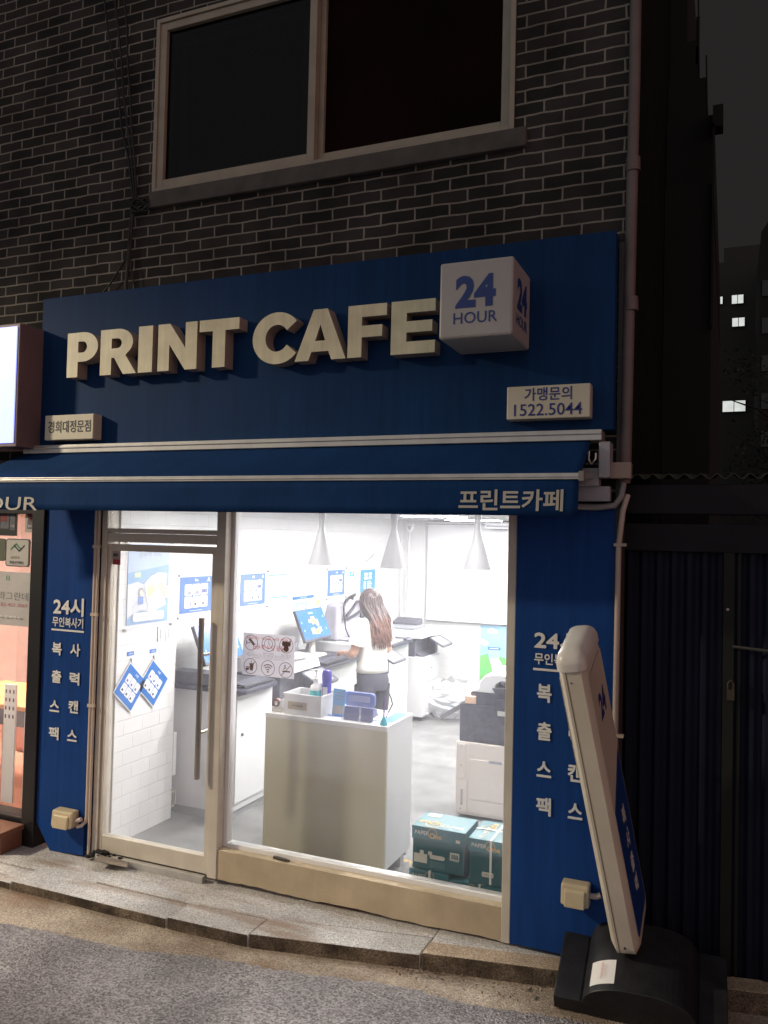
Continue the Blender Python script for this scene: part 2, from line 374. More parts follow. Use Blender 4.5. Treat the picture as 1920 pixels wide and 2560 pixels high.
def asp_y(x):
    for (a, c), (e, g) in zip(aw, aw[1:]):
        if a <= x <= e: return c+(g-c)*(x-a)/(e-a)
    return .4
xa = [-9+i*.03 for i in range(434)]
ny = 14
for x in xa:
    e = asp_y(x)+random.uniform(-.012, .012)+.012*math.sin(x*7); yk = kerb_y(x)
    for j in range(ny+1):
        q = (j/ny)**2; y = e-q*9
        z = road_z(y, yk)+(.012 if j else .001)+random.uniform(-.0015, .0015)
        b.v.append(V3((x, y, z if y > -5 else min(z, .36))))
for i in range(len(xa)-1):
    for j in range(ny):
        a = i*(ny+1)+j; b.f.append((a, a+ny+1, a+ny+2, a+1)); b.m.append(None)
struct('road', b, ASP, smooth=60)
b = MB(); b.box(-60, 60, -60, 80, -1.4, -1.3); struct('ground', b, ASP)
# step in front of the shop: kerb stones along the street and slabs behind them
ink2 = mat('joint_dirt', (.02, .016, .012), .95)
joints = [-9, -8, -7, -6, -5.1, -4.02, -2.86, -2.34, -1.43, -.2, 1.2, 2.6, 4]
b = MB()
for k, (x0, x1) in enumerate(zip(joints, joints[1:])):
    g = .006
    y0, y1 = kerb_y(x0), kerb_y(x1); wd = .20 if x1 < -1 else .13
    z = -.004+.0126*(x0+x1)/2+.013; zb = -.2
    m_ = GRB if x0 > -1.5 else GRA
    b.hexa([(x0+g, y0, zb), (x1-g, y1, zb), (x1-g, y1+wd, zb), (x0+g, y0+wd, zb), (x0+g, y0, z), (x1-g, y1, z), (x1-g, y1+wd, z), (x0+g, y0+wd, z)], m_)
    b.m[-4] = KFACE      # street face, a darker brown than the top
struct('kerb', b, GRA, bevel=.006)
b = MB()
sj = [-9, -7.6, -6.2, -5.2, -4.45, -3.55, -2.80, -2.30, -1.43, -.2]
for k, (x0, x1) in enumerate(zip(sj, sj[1:])):
    g = .004; z = .0126*(x0+x1)/2+(.006 if x1 < -.3 else .0)
    wd_ = .212 if x1 < -.3 else .135
    y0, y1 = kerb_y(x0)+wd_, kerb_y(x1)+wd_
    b.hexa([(x0+g, y0, -.2), (x1-g, y1, -.2), (x1-g, .06, -.2), (x0+g, .06, -.2), (x0+g, y0, z), (x1-g, y1, z), (x1-g, .06, z), (x0+g, .06, z)], GRA)
b.box(-.196, 4, .10, .3, -.2, -.02, GRB); b.box(-9, -.2, -.6, .05, -.3, -.19, ink2)
struct('pavement', b, GRA, bevel=.004)
# ------------------------------------------------------------------ brick building with the shop in its ground floor
BRK = bricks('grey_brick', (.022, .021, .021), (.045, .041, .038), (.225, .205, .175), .21, .0703, .0065, (0, 2), .9, 1.0, .36)
BRKS = bricks('shaded_brick_side', (.004, .004, .004), (.007, .006, .006), (.011, .010, .010), .21, .0703, .0065, (1, 2), .85, .8, .35)  # same brick toned near black, shade of side wall and reveals in colour
bld = thing('brick_building', 'dark grey brick building with a lit shop on its ground floor', 'building', (-2.4, 0, 0))
WX0, WX1, WZ0, WZ1 = -3.54, -1.095, 4.245, 5.52
XR = -.50
b = MB()
def wq(x0, x1, z0, z1): b.quad([(x0, 0, z0), (x1, 0, z0), (x1, 0, z1), (x0, 0, z1)], BRK)
wq(-9, WX0, 2.3, 9); wq(WX1, XR, 2.3, 9); wq(WX0, WX1, 2.3, WZ0); wq(WX0, WX1, WZ1, 9)
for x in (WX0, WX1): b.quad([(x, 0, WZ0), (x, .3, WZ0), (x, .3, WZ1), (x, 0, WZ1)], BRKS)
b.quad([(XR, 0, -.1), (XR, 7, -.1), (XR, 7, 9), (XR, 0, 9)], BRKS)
b.quad([(-9, 7, -.1), (XR, 7, -.1), (XR, 7, 9), (-9, 7, 9)], BRK)
b.quad([(-9, 0, 9), (XR, 0, 9), (XR, 7, 9), (-9, 7, 9)], BRK)
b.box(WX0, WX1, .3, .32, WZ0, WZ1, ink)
obj('brick_wall', b, BRK, bld)
conc = mat('concrete_sill', (.085, .08, .072), .85, var=.2, scale=9, bump=.3)
b = MB(); b.box(WX0-.0, WX1+.07, -.035, .28, 4.245, 4.352); obj('window_sill', b, conc, bld, bevel=.006)
wf = MB()
def frame_box(mb, x0, x1, z0, z1, t, y0, y1, m=None, tb=None, tt=None):
    tb = tb or t; tt = tt or t
    mb.box(x0, x0+t, y0, y1, z0, z1, m); mb.box(x1-t, x1, y0, y1, z0, z1, m)
    mb.box(x0+t, x1-t, y0+.0006, y1-.0006, z0, z0+tb, m); mb.box(x0+t, x1-t, y0+.0006, y1-.0006, z1-tt, z1, m)
frame_up = mat('upper_window_frame', (.34, .30, .23), .45, var=.12)
fw = MB(); frame_box(fw, WX0+.004, WX1-.004, 4.354, WZ1, .028, -.012, .16, frame_up); W1 = obj('upper_window', fw, frame_up, bld, bevel=.003)
fs = MB(); frame_box(fs, -3.508, -2.335, 4.385, 5.49, .05, .0, .05, frame_up); obj('sash', fs, frame_up, W1, bevel=.003)
fs = MB(); frame_box(fs, -2.37, -1.127, 4.385, 5.49, .065, .058, .11, frame_up); obj('sash', fs, frame_up, W1, bevel=.003)
dkg = glass('dark_window_glass', (.35, .35, .38), .03, .02, .0)
scr = mat('window_screen', (.004, .0045, .005), .9, var=.3)
b = MB(); b.box(-3.458, -2.385, .028, .034, 4.435, 5.44); obj('pane', b, dkg, W1)
b = MB(); b.box(-2.305, -1.192, .085, .09, 4.45, 5.425); obj('pane', b, mat('dark_tinted_glass', (.010, .0035, .003), .6, var=.6, scale=.8, spec=.03), W1)
b = MB(); frame_box(b, -3.40, -2.43, 4.45, 5.40, .045, .09, .12, mat('inner_frame', (.16, .15, .145), .6)); obj('inner_frame', b, MC['inner_frame'], W1)
b = MB(); b.box(-2.33, -2.28, .114, .16, 4.43, 5.46, MC['inner_frame']); obj('inner_frame', b, MC['inner_frame'], W1)
# blue panels either side of the shopfront
cp = MB(); cp.prism([(-4.32, -.03, 2.3), (-4.32, -.03, .13), (-4.19, -.03, -.045), (-3.905, -.03, -.03), (-3.895, -.03, 2.3)], (0, .10, 0))
LC = obj('column_panel', cp, blue, bld)
cp = MB(); cp.box(-1.033, -.53, -.03, .12, .012, 2.3); RC = obj('column_panel', cp, blue, bld)
cp = MB(); cp.box(-.53, XR+.002, -.024, .13, .0, 3.66); obj('corner_post', cp, mat('dark_edge', (.05, .04, .04), .6), bld)
fc = facade(-.0335)
L = MB()
text_px(L, fc, '24시', 172, 1517, 43, 74, fat=.035); text_px(L, fc, '무인복사기', 170, 1556, 24, 76, fat=.022)
a0, a1 = at(129, 1575, -.0335), at(210, 1580, -.0335); fc.rect(L, a0.x, a1.x, a1.z-.006, a1.z+.006, 0, .002)
obj('lettering', L, letterw, LC)
for s, x, y in (('복', 143, 1622), ('사', 189, 1625), ('출', 142, 1691), ('력', 187, 1697), ('스', 137, 1765), ('캔', 184, 1767), ('팩', 135, 1833), ('스', 181, 1839)):
    L = MB(); text_px(L, fc, s, x, y, 30 if s != '스' else 27, 23, fat=.035); obj('lettering', L, letterw, LC)
L = MB()
text_px(L, fc, '24시', 1393, 1602, 47, 112, fat=.035); text_px(L, fc, '무인복사기', 1396, 1650, 28, 120, fat=.022)
a0, a1 = at(1333, 1672, -.0335), at(1458, 1688, -.0335); fc.rect(L, a0.x, a1.x, a0.z-.006, a0.z+.006, 0, .002)
obj('lettering', L, letterw, RC)
for s, x, y in (('복', 1361, 1733), ('사', 1440, 1742), ('출', 1361, 1828), ('력', 1440, 1838), ('스', 1360, 1923), ('캔', 1438, 1932), ('팩', 1359, 2016), ('스', 1438, 2028)):
    L = MB(); text_px(L, fc, s, x, y, 43 if s != '스' else 38, 34, fat=.035); obj('lettering', L, letterw, RC)
# shopfront: beige frame, window, glass door
sf = MB()
sf.box(-1.085, -1.036, -.02, .12, .0, 2.3)                     # right jamb
sf.box(-3.845, -3.80, -.02, .10, -.05, 2.3)                    # left jamb
sf.box(-3.80, -2.94, -.012, .06, 2.105, 2.135); sf.box(-3.80, -2.94, -.016, .08, 2.045, 2.103)  # header rails
sf.box(-3.80, -1.085, -.01, .10, 2.262, 2.3)
sf.box(-2.935, -2.868, -.022, .10, .0, 2.262)                  # mullion
SF = obj('shopfront_frame', sf, frame_m, bld, bevel=.004)
b = MB(); b.box(-2.868, -2.842, .045, .11, .18, 2.262, whitew); b.box(-2.842, -1.085, .045, .11, .172, .205, whitew); obj('inner_rail', b, whitew, SF, bevel=.003)
sill_m = mat('beige_sill', (.50, .41, .285), .6, var=.18, scale=4, bump=.2, bscale=40, streak=.03)
b = MB(); pts = [(-2.866, .172)]
x = -2.866; low = []
while x < -1.087:
    low.append((x, random.uniform(-.003, .005)+.004*math.sin(x*9))); x += .045
low.append((-1.087, .0))
poly = [(-2.866, -.014, .178), *[(x, -.014, z) for x, z in low], (-1.087, -.014, .178)]
b.prism(poly, (0, .13, 0)); obj('window_base', b, sill_m, SF)
b = MB(); b.box(-2.842, -1.085, .066, .074, .205, 2.262); obj('window_pane', b, pane, SF)
b = MB(); b.box(-3.80, -2.94, .02, .028, 2.135, 2.262); obj('transom_pane', b, pane, SF)
dm = MB()
dm.box(-3.798, -3.772, -.008, .05, .012, 2.03); dm.box(-2.972, -2.938, -.008, .05, .012, 2.03)
dm.box(-3.772, -2.972, -.006, .048, .012, .118); dm.box(-3.772, -2.972, -.006, .048, 1.985, 2.03)
DR = obj('glass_door', dm, frame_m, bld, bevel=.003)
b = MB(); b.box(-3.772, -2.972, .016, .026, .118, 1.985); obj('door_pane', b, pane, DR)
for y, n_ in ((-.055, 'handle'), (.10, 'handle')):
    x = -3.005 if y < 0 else -3.01
    b = MB(); b.tube([(x, y, .60), (x, y, 1.59)], .018, 14)
    y1 = .016 if y < 0 else .026
    for z in (.88, 1.36): b.tube([(x, y, z), (x, y1, z)], .011, 10)
    obj(n_, b, steel, DR, smooth=40)
b = MB(); b.box(-3.79, -2.95, -.045, -.008, -.035, .008); obj('threshold', b, alu, SF, bevel=.003)
# hidden header behind the awning and the shop's own walls
WB = bricks('white_block', (.82, .82, .82), (.84, .84, .84), (.76, .76, .76), .19, .103, .004, (1, 2), .6, .5, .0)
WB2 = bricks('white_block_back', (.82, .82, .82), (.84, .84, .84), (.78, .78, .78), .38, .103, .004, (0, 2), .6, .4, .0)
YB = 5.5; XL = -3.95; XRR = -.93; ZC = 2.345
b = MB()
b.box(XL-.1, XL, .12, YB, -.05, ZC, WB); b.box(XL, -3.79, .10, .74, -.05, ZC, WB); obj('shop_wall', b, WB, bld)
b = MB(); b.box(XRR, XRR+.1, .1, YB, -.05, ZC, whitew); obj('shop_wall', b, whitew, bld)
b = MB(); b.box(XL-.1, XRR+.1, YB, YB+.1, -.05, ZC, WB2); b.box(XL, XL+.14, YB-.16, YB, -.05, ZC, whitew); obj('shop_wall', b, WB2, bld)
b = MB(); b.box(-1.036, XRR, .02, .1, -.05, 2.3, whitew); b.box(XL-.1, XRR+.1, .02, .1, 2.3, 2.6, whitew); obj('shop_wall', b, whitew, bld)
b = MB(); b.box(XL-.1, XRR+.1, .1, YB+.1, ZC, ZC+.1); obj('shop_ceiling', b, whitew, bld)
TIL = bricks('floor_tile', (.19, .19, .19), (.26, .255, .255), (.17, .17, .17), .6, .6, .004, (0, 1), .35, .1, .3)
b = MB(); b.box(XL-.1, XRR+.1, .03, YB+.1, -.2, 0); struct('floor', b, TIL)
# ceiling lights of the shop
led2 = mat('led_panel_dim', (1, .985, .96), .5, var=0, emit=34)
ledm = mat('led_panel', (1, .985, .96), .5, var=0, emit=84)
k = 0
for (x, y) in ((-2.9, .55), (-1.6, .55), (-2.6, 1.75), (-1.5, 1.75), (-2.6, 3.1), (-1.5, 3.1), (-2.6, 4.4), (-1.5, 4.4)):
    t = thing('ceiling_light', 'flat white LED panel lit on the shop ceiling', 'ceiling light', (x, y, ZC), 'lit LED panels on the shop ceiling')
    b = MB(); b.box(x-.30, x+.30, y-.16, y+.16, ZC-.02, ZC-.001); obj('frame', b, whitew, t)
    b = MB(); b.box(x-.285, x+.285, y-.145, y+.145, ZC-.024, ZC-.0205); obj('diffuser', b, ledm if y > 1 else led2, t)
# ------------------------------------------------------------------ awning
AX0, AX1 = -4.72, -.64
def val_y(x, q): return -.478-.02*q+q*(.007*math.sin(x*4.3)+.004*math.sin(x*11+1))
aw_ = thing('awning', 'dark blue retractable awning with a straight valance over the shopfront', 'awning', (-2.6, -.12, 2.6))
b = MB(); nx, ny = 120, 8
yb, zb, yf, zf = -.14, 2.635, -.455, 2.435
for i in range(nx+1):
    u = i/nx
    for j in range(ny+1):
        q = j/ny; x = (-4.42+(AX0+4.42)*q)*(1-u)+(AX1+.05*(1-q)*0-.0)*u
        z = zb+(zf-zb)*q-.014*math.sin(math.pi*q)+.004*math.sin(x*23+q*6)*math.exp(-3*u)*q+.0035*math.sin(x*6.5+q*3)*q*(1-q)*4*.5-(.003 if i % 24 == 0 else 0)
        b.v.append(V3((x, yb+(yf-yb)*q, z)))
for i in range(nx):
    for j in range(ny):
        a = i*(ny+1)+j; b.f.append((a, a+1, a+ny+2, a+ny+1)); b.m.append(None)
FB = obj('fabric', b, fabric, aw_, smooth=60); sm = FB.modifiers.new('thick', 'SOLIDIFY'); sm.thickness = .004
b = MB(); b.box(AX0, AX1, -.485, -.45, 2.407, 2.437); b.box(AX0, AX1, -.49, -.4851, 2.417, 2.424); b.box(AX1, AX1+.025, -.495, -.44, 2.398, 2.445, mat('bar_cap', (.25, .24, .2), .5)); obj('front_bar', b, alu, aw_, bevel=.004)
b = MB()
for i in range(nx+1):
    x = AX0+(AX1-AX0)*i/nx
    for j in range(5):
        q = j/4; b.v.append(V3((x, val_y(x, q), 2.408-.172*q)))
for i in range(nx):
    for j in range(4):
        a = i*5+j; b.f.append((a, a+1, a+6, a+5)); b.m.append(None)
VL = obj('valance', b, fabric, aw_, smooth=60); sm = VL.modifiers.new('thick', 'SOLIDIFY'); sm.thickness = .003
L = MB()
fv = facade(-.4995)
text_px(L, fv, '프린트카페', 1273, 1250, 54, 262, bold=.02); vlm = mat('valance_letter', (.45, .43, .38), .6)
def follow(L):
    for v in L.v: v.y = val_y(v.x, min(1, max(0, (2.408-v.z)/.172)))-.004
    return L
obj('lettering', follow(L), vlm, VL); L = MB(); text_px(L, fv, '24 HOUR', -34, 1258, 33, 240, bold=.004)
obj('lettering', follow(L), vlm, VL)
b = MB(); b.box(-4.42, -.585, -.165, -.03, 2.625, 2.68); b.box(-4.42, -.585, -.172, -.1651, 2.655, 2.672); obj('cassette_rail', b, alu, aw_, bevel=.005)
lil = mat('lilac_grey_metal', (.36, .35, .38), .45, .2)
b = MB()
b.box(-.60, -.545, -.15, -.032, 2.44, 2.62); b.box(-.80, -.55, -.10, -.031, 2.325, 2.40); b.box(-.78, -.60, -.13, -.05, 2.40, 2.49)
b.hexa([(-.72, -.45, 2.405), (-.68, -.45, 2.405), (-.62, -.1, 2.44), (-.66, -.1, 2.44), (-.72, -.45, 2.43), (-.68, -.45, 2.43), (-.62, -.1, 2.47), (-.66, -.1, 2.47)])
obj('end_bracket', b, lil, aw_, bevel=.004)
b = MB(); b.tube([(-.645, -.165, 2.57), (-.645, -.175, 2.53), (-.63, -.178, 2.505), (-.612, -.175, 2.53), (-.612, -.165, 2.56)], .006, 8); obj('crank_hook', b, steel, aw_, smooth=50)
# ------------------------------------------------------------------ fascia sign
sg = thing('fascia_sign', 'long dark blue shop sign with raised PRINT CAFE letters', 'shop sign', (-2.45, -.1, 2.7))
b = MB(); b.box(-4.335, -.535, -.12, -.004, 2.682, 3.69); PN = obj('panel', b, signblue, sg, bevel=.004)
F = facade(-.12)
def arc(cx, cy, rx, ry, a0, a1, n=14): return [(cx+rx*math.cos(math.radians(a0+(a1-a0)*i/n)), cy+ry*math.sin(math.radians(a0+(a1-a0)*i/n))) for i in range(n+1)]
# heavy sans capitals in a unit-high box: (outline, holes)
GL = {
 'P': ([(0, 0), (.27, 0), (.27, .34), *arc(.40, .67, .36, .33, -90, 90), (0, 1)], [[(.27, .55), *arc(.38, .67, .11, .125, -90, 90), (.27, .795)]]),
 'R': ([(0, 0), (.27, 0), (.27, .37), (.34, .37), (.56, 0), (.87, 0), (.61, .41), *arc(.42, .695, .36, .305, -50, 90), (0, 1)], [[(.27, .575), *arc(.40, .685, .115, .11, -90, 90), (.27, .795)]]),
 'I': ([(0, 0), (.30, 0), (.30, 1), (0, 1)], []),
 'N': ([(0, 0), (.25, 0), (.25, .56), (.60, 0), (.85, 0), (.85, 1), (.60, 1), (.60, .46), (.26, 1), (0, 1)], []),
 'T': ([(.29, 0), (.56, 0), (.56, .76), (.85, .76), (.85, 1), (0, 1), (0, .76), (.29, .76)], []),
 'C': ([*arc(.5, .5, .5, .52, 38, 322, 34), *arc(.5, .5, .235, .27, 328, 32, 26)], []),
 'A': ([(0, 0), (.28, 0), (.34, .17), (.68, .17), (.74, 0), (1.02, 0), (.65, 1), (.37, 1)], [[(.41, .38), (.61, .38), (.51, .70)]]),
 'F': ([(0, 0), (.27, 0), (.27, .38), (.66, .38), (.66, .60), (.27, .60), (.27, .77), (.74, .77), (.74, 1), (0, 1)], []),
 'E': ([(0, 0), (.76, 0), (.76, .23), (.27, .23), (.27, .40), (.71, .40), (.71, .61), (.27, .61), (.27, .77), (.76, .77), (.76, 1), (0, 1)], [])}
ZL0, ZL1 = 3.113, 3.405
faceM = mat('letter_face', (.68, .63, .44), .4, var=.12, scale=8, streak=.10); 
def channel_letter(ch, x0, x1):
    out, holes = GL[ch]; wx = max(p[0] for p in out); h = ZL1-ZL0; sx = (x1-x0)/wx
    c = bpy.data.curves.new('g', 'CURVE'); c.dimensions = '2D'; c.fill_mode = 'BOTH'; c.extrude = .045
    for ring in [out]+holes:
        s = c.splines.new('POLY'); s.points.add(len(ring)-1); s.use_cyclic_u = True
        for q, (a, d) in zip(s.points, ring): q.co = (a*sx, d*h, 0, 1)
    o = bpy.data.objects.new('g', c); COL.objects.link(o); bpy.context.view_layer.update()
    me = bpy.data.meshes.new_from_object(o.evaluated_get(bpy.context.evaluated_depsgraph_get()))
    b = MB(); V = [V3((x0+v.co.x, -.167-v.co.z, ZL0+v.co.y)) for v in me.vertices]
    b.v = V; b.f = [tuple(p.vertices) for p in me.polygons]
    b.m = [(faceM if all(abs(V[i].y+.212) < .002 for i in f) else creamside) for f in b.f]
    bpy.data.objects.remove(o); bpy.data.curves.remove(c); bpy.data.meshes.remove(me)
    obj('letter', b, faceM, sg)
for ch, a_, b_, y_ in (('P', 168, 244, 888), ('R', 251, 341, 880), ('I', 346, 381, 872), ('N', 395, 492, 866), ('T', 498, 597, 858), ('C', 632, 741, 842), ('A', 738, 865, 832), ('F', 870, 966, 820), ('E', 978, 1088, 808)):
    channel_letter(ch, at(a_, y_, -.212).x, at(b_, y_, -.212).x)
cubem = mat('cube_acrylic', (.43, .42, .40), .4, var=.05)
b = MB(); b.box(-1.34, -.966, -.485, -.1205, 3.108, 3.49); CU = obj('light_cube', b, cubem, sg, bevel=.012)
L = MB(); fq = facade(-.4856)
fq.text(L, '24', -1.153, 3.335, h=.16, wd=.205, n0=.0015, bold=.045); cbm = mat('cube_blue', (.02, .05, .22), .5); obj('lettering', L, cbm, CU); L = MB(); fq.text(L, 'HOUR', -1.153, 3.205, h=.056, wd=.222, n0=.0015, bold=.004); obj('lettering', L, cbm, CU); L = MB()
fs_ = Fr((-.9654, -.30, 0), (0, 1, 0), (0, 0, 1))
fs_.text(L, '24', 0, 3.335, h=.16, wd=.205, n0=.0015, bold=.045); obj('lettering', L, cbm, CU); L = MB(); fs_.text(L, 'HOUR', 0, 3.205, h=.056, wd=.222, n0=.0015, bold=.004)
obj('lettering', L, cbm, CU)
b = MB(); b.box(-4.318, -3.805, -.2, -.1205, 2.707, 2.872); 
p0, p1 = at(113, 1040, -.2), at(232, 1097, -.2)
b = MB(); b.box(p0.x, p1.x, -.2, -.1205, 2.707, 2.872, cream); PL = obj('name_plate', b, cream, sg, bevel=.005)
L = MB(); text_px(L, facade(-.2005), '경희대정문점', 173, 1066, 30, 106, n0=.0015, bold=.012); obj('lettering', L, ink, PL)
b = MB(); b.box(-1.06, -.638, -.2, -.1205, 2.737, 2.907, cream); PL = obj('phone_plate', b, cream, sg, bevel=.005)
L = MB(); text_px(L, facade(-.2005), '가맹문의', 1370, 984, 33, 118, n0=.0015, bold=.012); obj('lettering', L, navyink, PL); L = MB(); text_px(L, facade(-.2005), '1522.5044', 1369, 1023, 30, 170, n0=.0015, bold=.006); obj('lettering', L, navyink, PL)
# ------------------------------------------------------------------ pipes, cables and sockets on the facade
pipe_m = mat('drain_pipe', (.15, .115, .11), .5, var=.15)
t = thing('drain_pipe', 'grey vertical drain pipe at the right corner of the brick building', 'drain pipe', (-.48, -.03, 2.5))
b = MB(); b.tube([(-.465, -.02, 9), (-.468, -.02, 4.5), (-.485, -.02, 2.5), (-.487, -.02, 2.42)], .029, 14); obj('tube', b, pipe_m, t, smooth=50)
for z in (4.02, 3.3, 5.6): obj('pipe_collar', MB().tube([(-.468, -.02, z), (-.47, -.02, z+.07)], .036, 14), pipe_m, t, smooth=40)
cond = mat('conduit_beige', (.46, .38, .33), .45, var=.1)
t = tag(obj('conduit', MB().tube([(-.512, -.06, .25), (-.512, -.06, 1.2), (-.508, -.06, 2.1), (-.49, -.055, 2.28), (-.47, -.03, 2.36)], .014, 10)
        .box(-.53, -.47, -.075, -.045, 2.1, 2.115).box(-.53, -.47, -.075, -.045, 1.15, 1.165), cond, smooth=40, loc=(-.51, -.06, .25)),
        'thin reddish conduit running down the right edge of the blue panel', 'conduit')
t = tag(obj('conduit', MB().tube([(-.80, -.06, 2.30), (-.62, -.06, 2.295), (-.53, -.06, 2.305), (-.50, -.05, 2.35), (-.49, -.04, 2.42)], .016, 10), mat('conduit_grey', (.26, .25, .26), .45), smooth=40, loc=(-.6, -.06, 2.3)),
        'short grey conduit bending up under the right end of the awning', 'conduit')
b = MB(); b.box(-.56, -.45, -.10, -.03, 2.44, 2.52)
tag(obj('junction_box', b, mat('junction_box_grey', (.34, .25, .22), .5), bevel=.004, loc=(-.5, -.06, 2.44)), 'small grey junction box beside the drain pipe foot', 'junction box')
b = MB()
for x, r in ((-3.876, .013), (-3.853, .010)):
    b.tube([(x, -.035, .22 if x < -3.86 else -.03), (x, -.035, 1.3), (x-.003, -.035, 2.3)], r, 10)
for z in (.95, 1.55, 2.0): b.box(-3.892, -3.838, -.052, -.03, z, z+.02)
b.tube([(-3.876, -.035, .24), (-3.88, -.04, .20), (-3.90, -.055, .175), (-3.93, -.065, .165)], .012, 10)
tag(obj('conduit', b, mat('conduit_cream', (.55, .46, .38), .45), smooth=40, loc=(-3.86, -.035, 0)), 'pair of cream conduits running up between blue panel and glass door', 'conduit')
sock = mat('socket_cream', (.55, .46, .30), .4)
for (x, z, lab, sx) in ((-4.03, .21, 'cream outdoor socket box low on the left blue panel', .085), (-.69, .35, 'cream outdoor socket box low on the right blue panel', .07)):
    t = thing('socket_box', lab, 'socket box', (x, -.03, z), 'outdoor socket boxes on the blue panels')
    b = MB(); b.hexa([(x-sx, -.11, z-.055), (x+sx, -.11, z-.055), (x+sx, -.03, z-.05), (x-sx, -.03, z-.05), (x-sx, -.10, z+.05), (x+sx, -.10, z+.05), (x+sx, -.03, z+.055), (x-sx, -.03, z+.055)]); obj('housing', b, sock, t, bevel=.01)
    b = MB(); b.hexa([(x-sx*.75, -.122, z-.06), (x+sx*.75, -.122, z-.06), (x+sx*.75, -.105, z-.05), (x-sx*.75, -.105, z-.05), (x-sx*.75, -.115, z+.02), (x+sx*.75, -.115, z+.02), (x+sx*.75, -.10, z+.03), (x-sx*.75, -.10, z+.03)]); obj('cover_flap', b, sock, t, bevel=.008)
    b = MB(); b.tube([(x+sx, -.07, z), (x+sx+.03, -.07, z), (x+sx+.05, -.066, z+.01)], .015, 10); obj('cable_gland', b, cond, t, smooth=50)
cab = mat('black_cable', (.008, .008, .008), .6)
b = MB()
def wob(p, q, n, a):
    p, q = V3(p), V3(q); r = []
    for i in range(n+1):
        u = i/n; r.append(p.lerp(q, u)+V3((random.uniform(-a, a), -random.uniform(0, a), 0))*(1 if 0 < i < n else 0))
    return r
for dx in (-.05, .0, .045):
    b.tube(wob((-3.95+dx*2.2, -.03, 6.2), (-3.655+dx*.3, -.03, 4.34), 8, .012)+wob((-3.655+dx*.3, -.03, 4.33), (-3.685+dx*.2, -.03, 3.98), 4, .008)[1:], .007, 6)
b.tube(wob((-3.685, -.03, 3.98), (-3.70, -.03, 3.68), 4, .006), .012, 6)
b.tube(wob((-3.69, -.03, 3.95), (-3.93, -.03, 3.66), 5, .008), .006, 6); b.tube(wob((-3.68, -.03, 3.95), (-3.62, -.03, 3.66), 5, .008), .005, 6)
for k in range(5):
    c = V3((-3.60, -.035, 4.27)); b.tube([c+V3(((.05+.008*k)*math.cos(q*.7), -.004*k, (.028+.006*k)*math.sin(q*.7+k))) for q in range(10)], .005, 6)
tag(obj('cable_bundle', b, cab, smooth=60, loc=(-3.65, -.03, 4.3)), 'bundle of thin black cables hanging down the brick wall beside the upper window', 'cables')
b = MB(); b.tube([(-4.92, -.01, 4.39), (-4.92, -.05, 4.39), (-4.90, -.06, 4.41)], .018, 8); b.box(-4.96, -4.93, -.03, 0, 4.36, 4.40)
tag(obj('wall_anchor', b, mat('anchor', (.5, .42, .40), .5), smooth=40, loc=(-4.92, 0, 4.38)), 'small pale pipe stub sticking out of the brick wall', 'pipe stub')
# ------------------------------------------------------------------ left neighbour: light box sign and estate agent window
lb = thing('neighbour_lightbox', 'bright bluish white light box sign of the shop next door', 'light box sign', (-4.9, -.2, 2.66))
lbx = at(37, 960, -.328).x
b = MB(); b.box(-5.6, lbx+.022, -.32, -.06, 2.655, 3.475, mat('lightbox_case', (.20, .14, .14), .5)); obj('case', b, MC['lightbox_case'], lb, bevel=.006)
b = MB(); b.box(-5.58, lbx, -.328, -.3205, 2.68, 3.452); obj('lit_face', b, mat('lightbox_face', (.27, .32, .95), .4, var=.03, emit=2.2), lb)
b = MB(); b.box(-5.5, -4.42, -.06, -.0, 2.75, 2.80).box(-5.5, -4.42, -.06, 0, 3.3, 3.35).box(-4.50, -4.42, -.1, 0, 2.35, 2.62); obj('mount_bar', b, darkgr, lb)
ng = thing('neighbour_shopfront', 'black framed glass shopfront of the estate agent next door', 'shopfront', (-5.5, 0, 0))
b = MB(); b.box(-4.435, -4.325, -.05, .12, -.05, 2.3); b.box(-9, -4.435, -.03, .12, 2.22, 2.6); b.box(-9, -4.435, -.03, .12, .0, .13)
obj('frame', b, mat('black_frame', (.012, .012, .014), .4), ng, bevel=.004)
b = MB(); b.box(-9, -4.437, .01, .02, .13, 2.22); obj('pane', b, pane, ng)
roomp = mat('neighbour_wall', (.85, .68, .62), .7, var=.06)
b = MB(); b.box(-8, -4.05, 3.2, 3.3, -.1, 2.6, roomp); b.box(-8.1, -8, .12, 3.2, -.1, 2.6, roomp); b.box(-4.10, -4.052, .12, 3.2, -.1, 2.6, roomp); b.box(-8.1, -4.05, .12, 3.3, 2.45, 2.55, roomp); obj('room_wall', b, roomp, ng)
b = MB(); b.box(-8, -4.1, .12, 3.2, -.1, .02); obj('room_floor', b, mat('neighbour_floor', (.55, .28, .2), .5, scale=4, var=.2), ng)
t = thing('ceiling_light', 'warm white light panel on the ceiling of the estate agent next door', 'ceiling light', (-5.4, 1.2, 2.44))
b = MB(); b.box(-5.9, -4.9, .9, 1.5, 2.42, 2.449); obj('diffuser', b, mat('warm_led', (1, .86, .72), .5, var=0, emit=78), t)
wood = mat('table_wood', (.55, .26, .10), .45, var=.2, scale=5)
tb = thing('table', 'orange brown table with a grey metal leg inside the estate agent', 'table', (-5.1, .85, 0))
b = MB(); b.box(-5.9, -4.56, .35, 1.1, .74, .775); obj('tabletop', b, wood, tb, bevel=.004)
for x in (-5.8, -4.62):
    for y in (.4, 1.05):
        b = MB(); b.box(x-.02, x+.02, y-.02, y+.02, .02, .74); obj('leg', b, alu, tb)
b = MB(); b.box(-5.9, -4.56, .36, .385, .62, .739); obj('apron', b, darkgr, tb)
tb = thing('sofa', 'reddish brown sofa inside the estate agent', 'sofa', (-5.1, 1.8, 0))
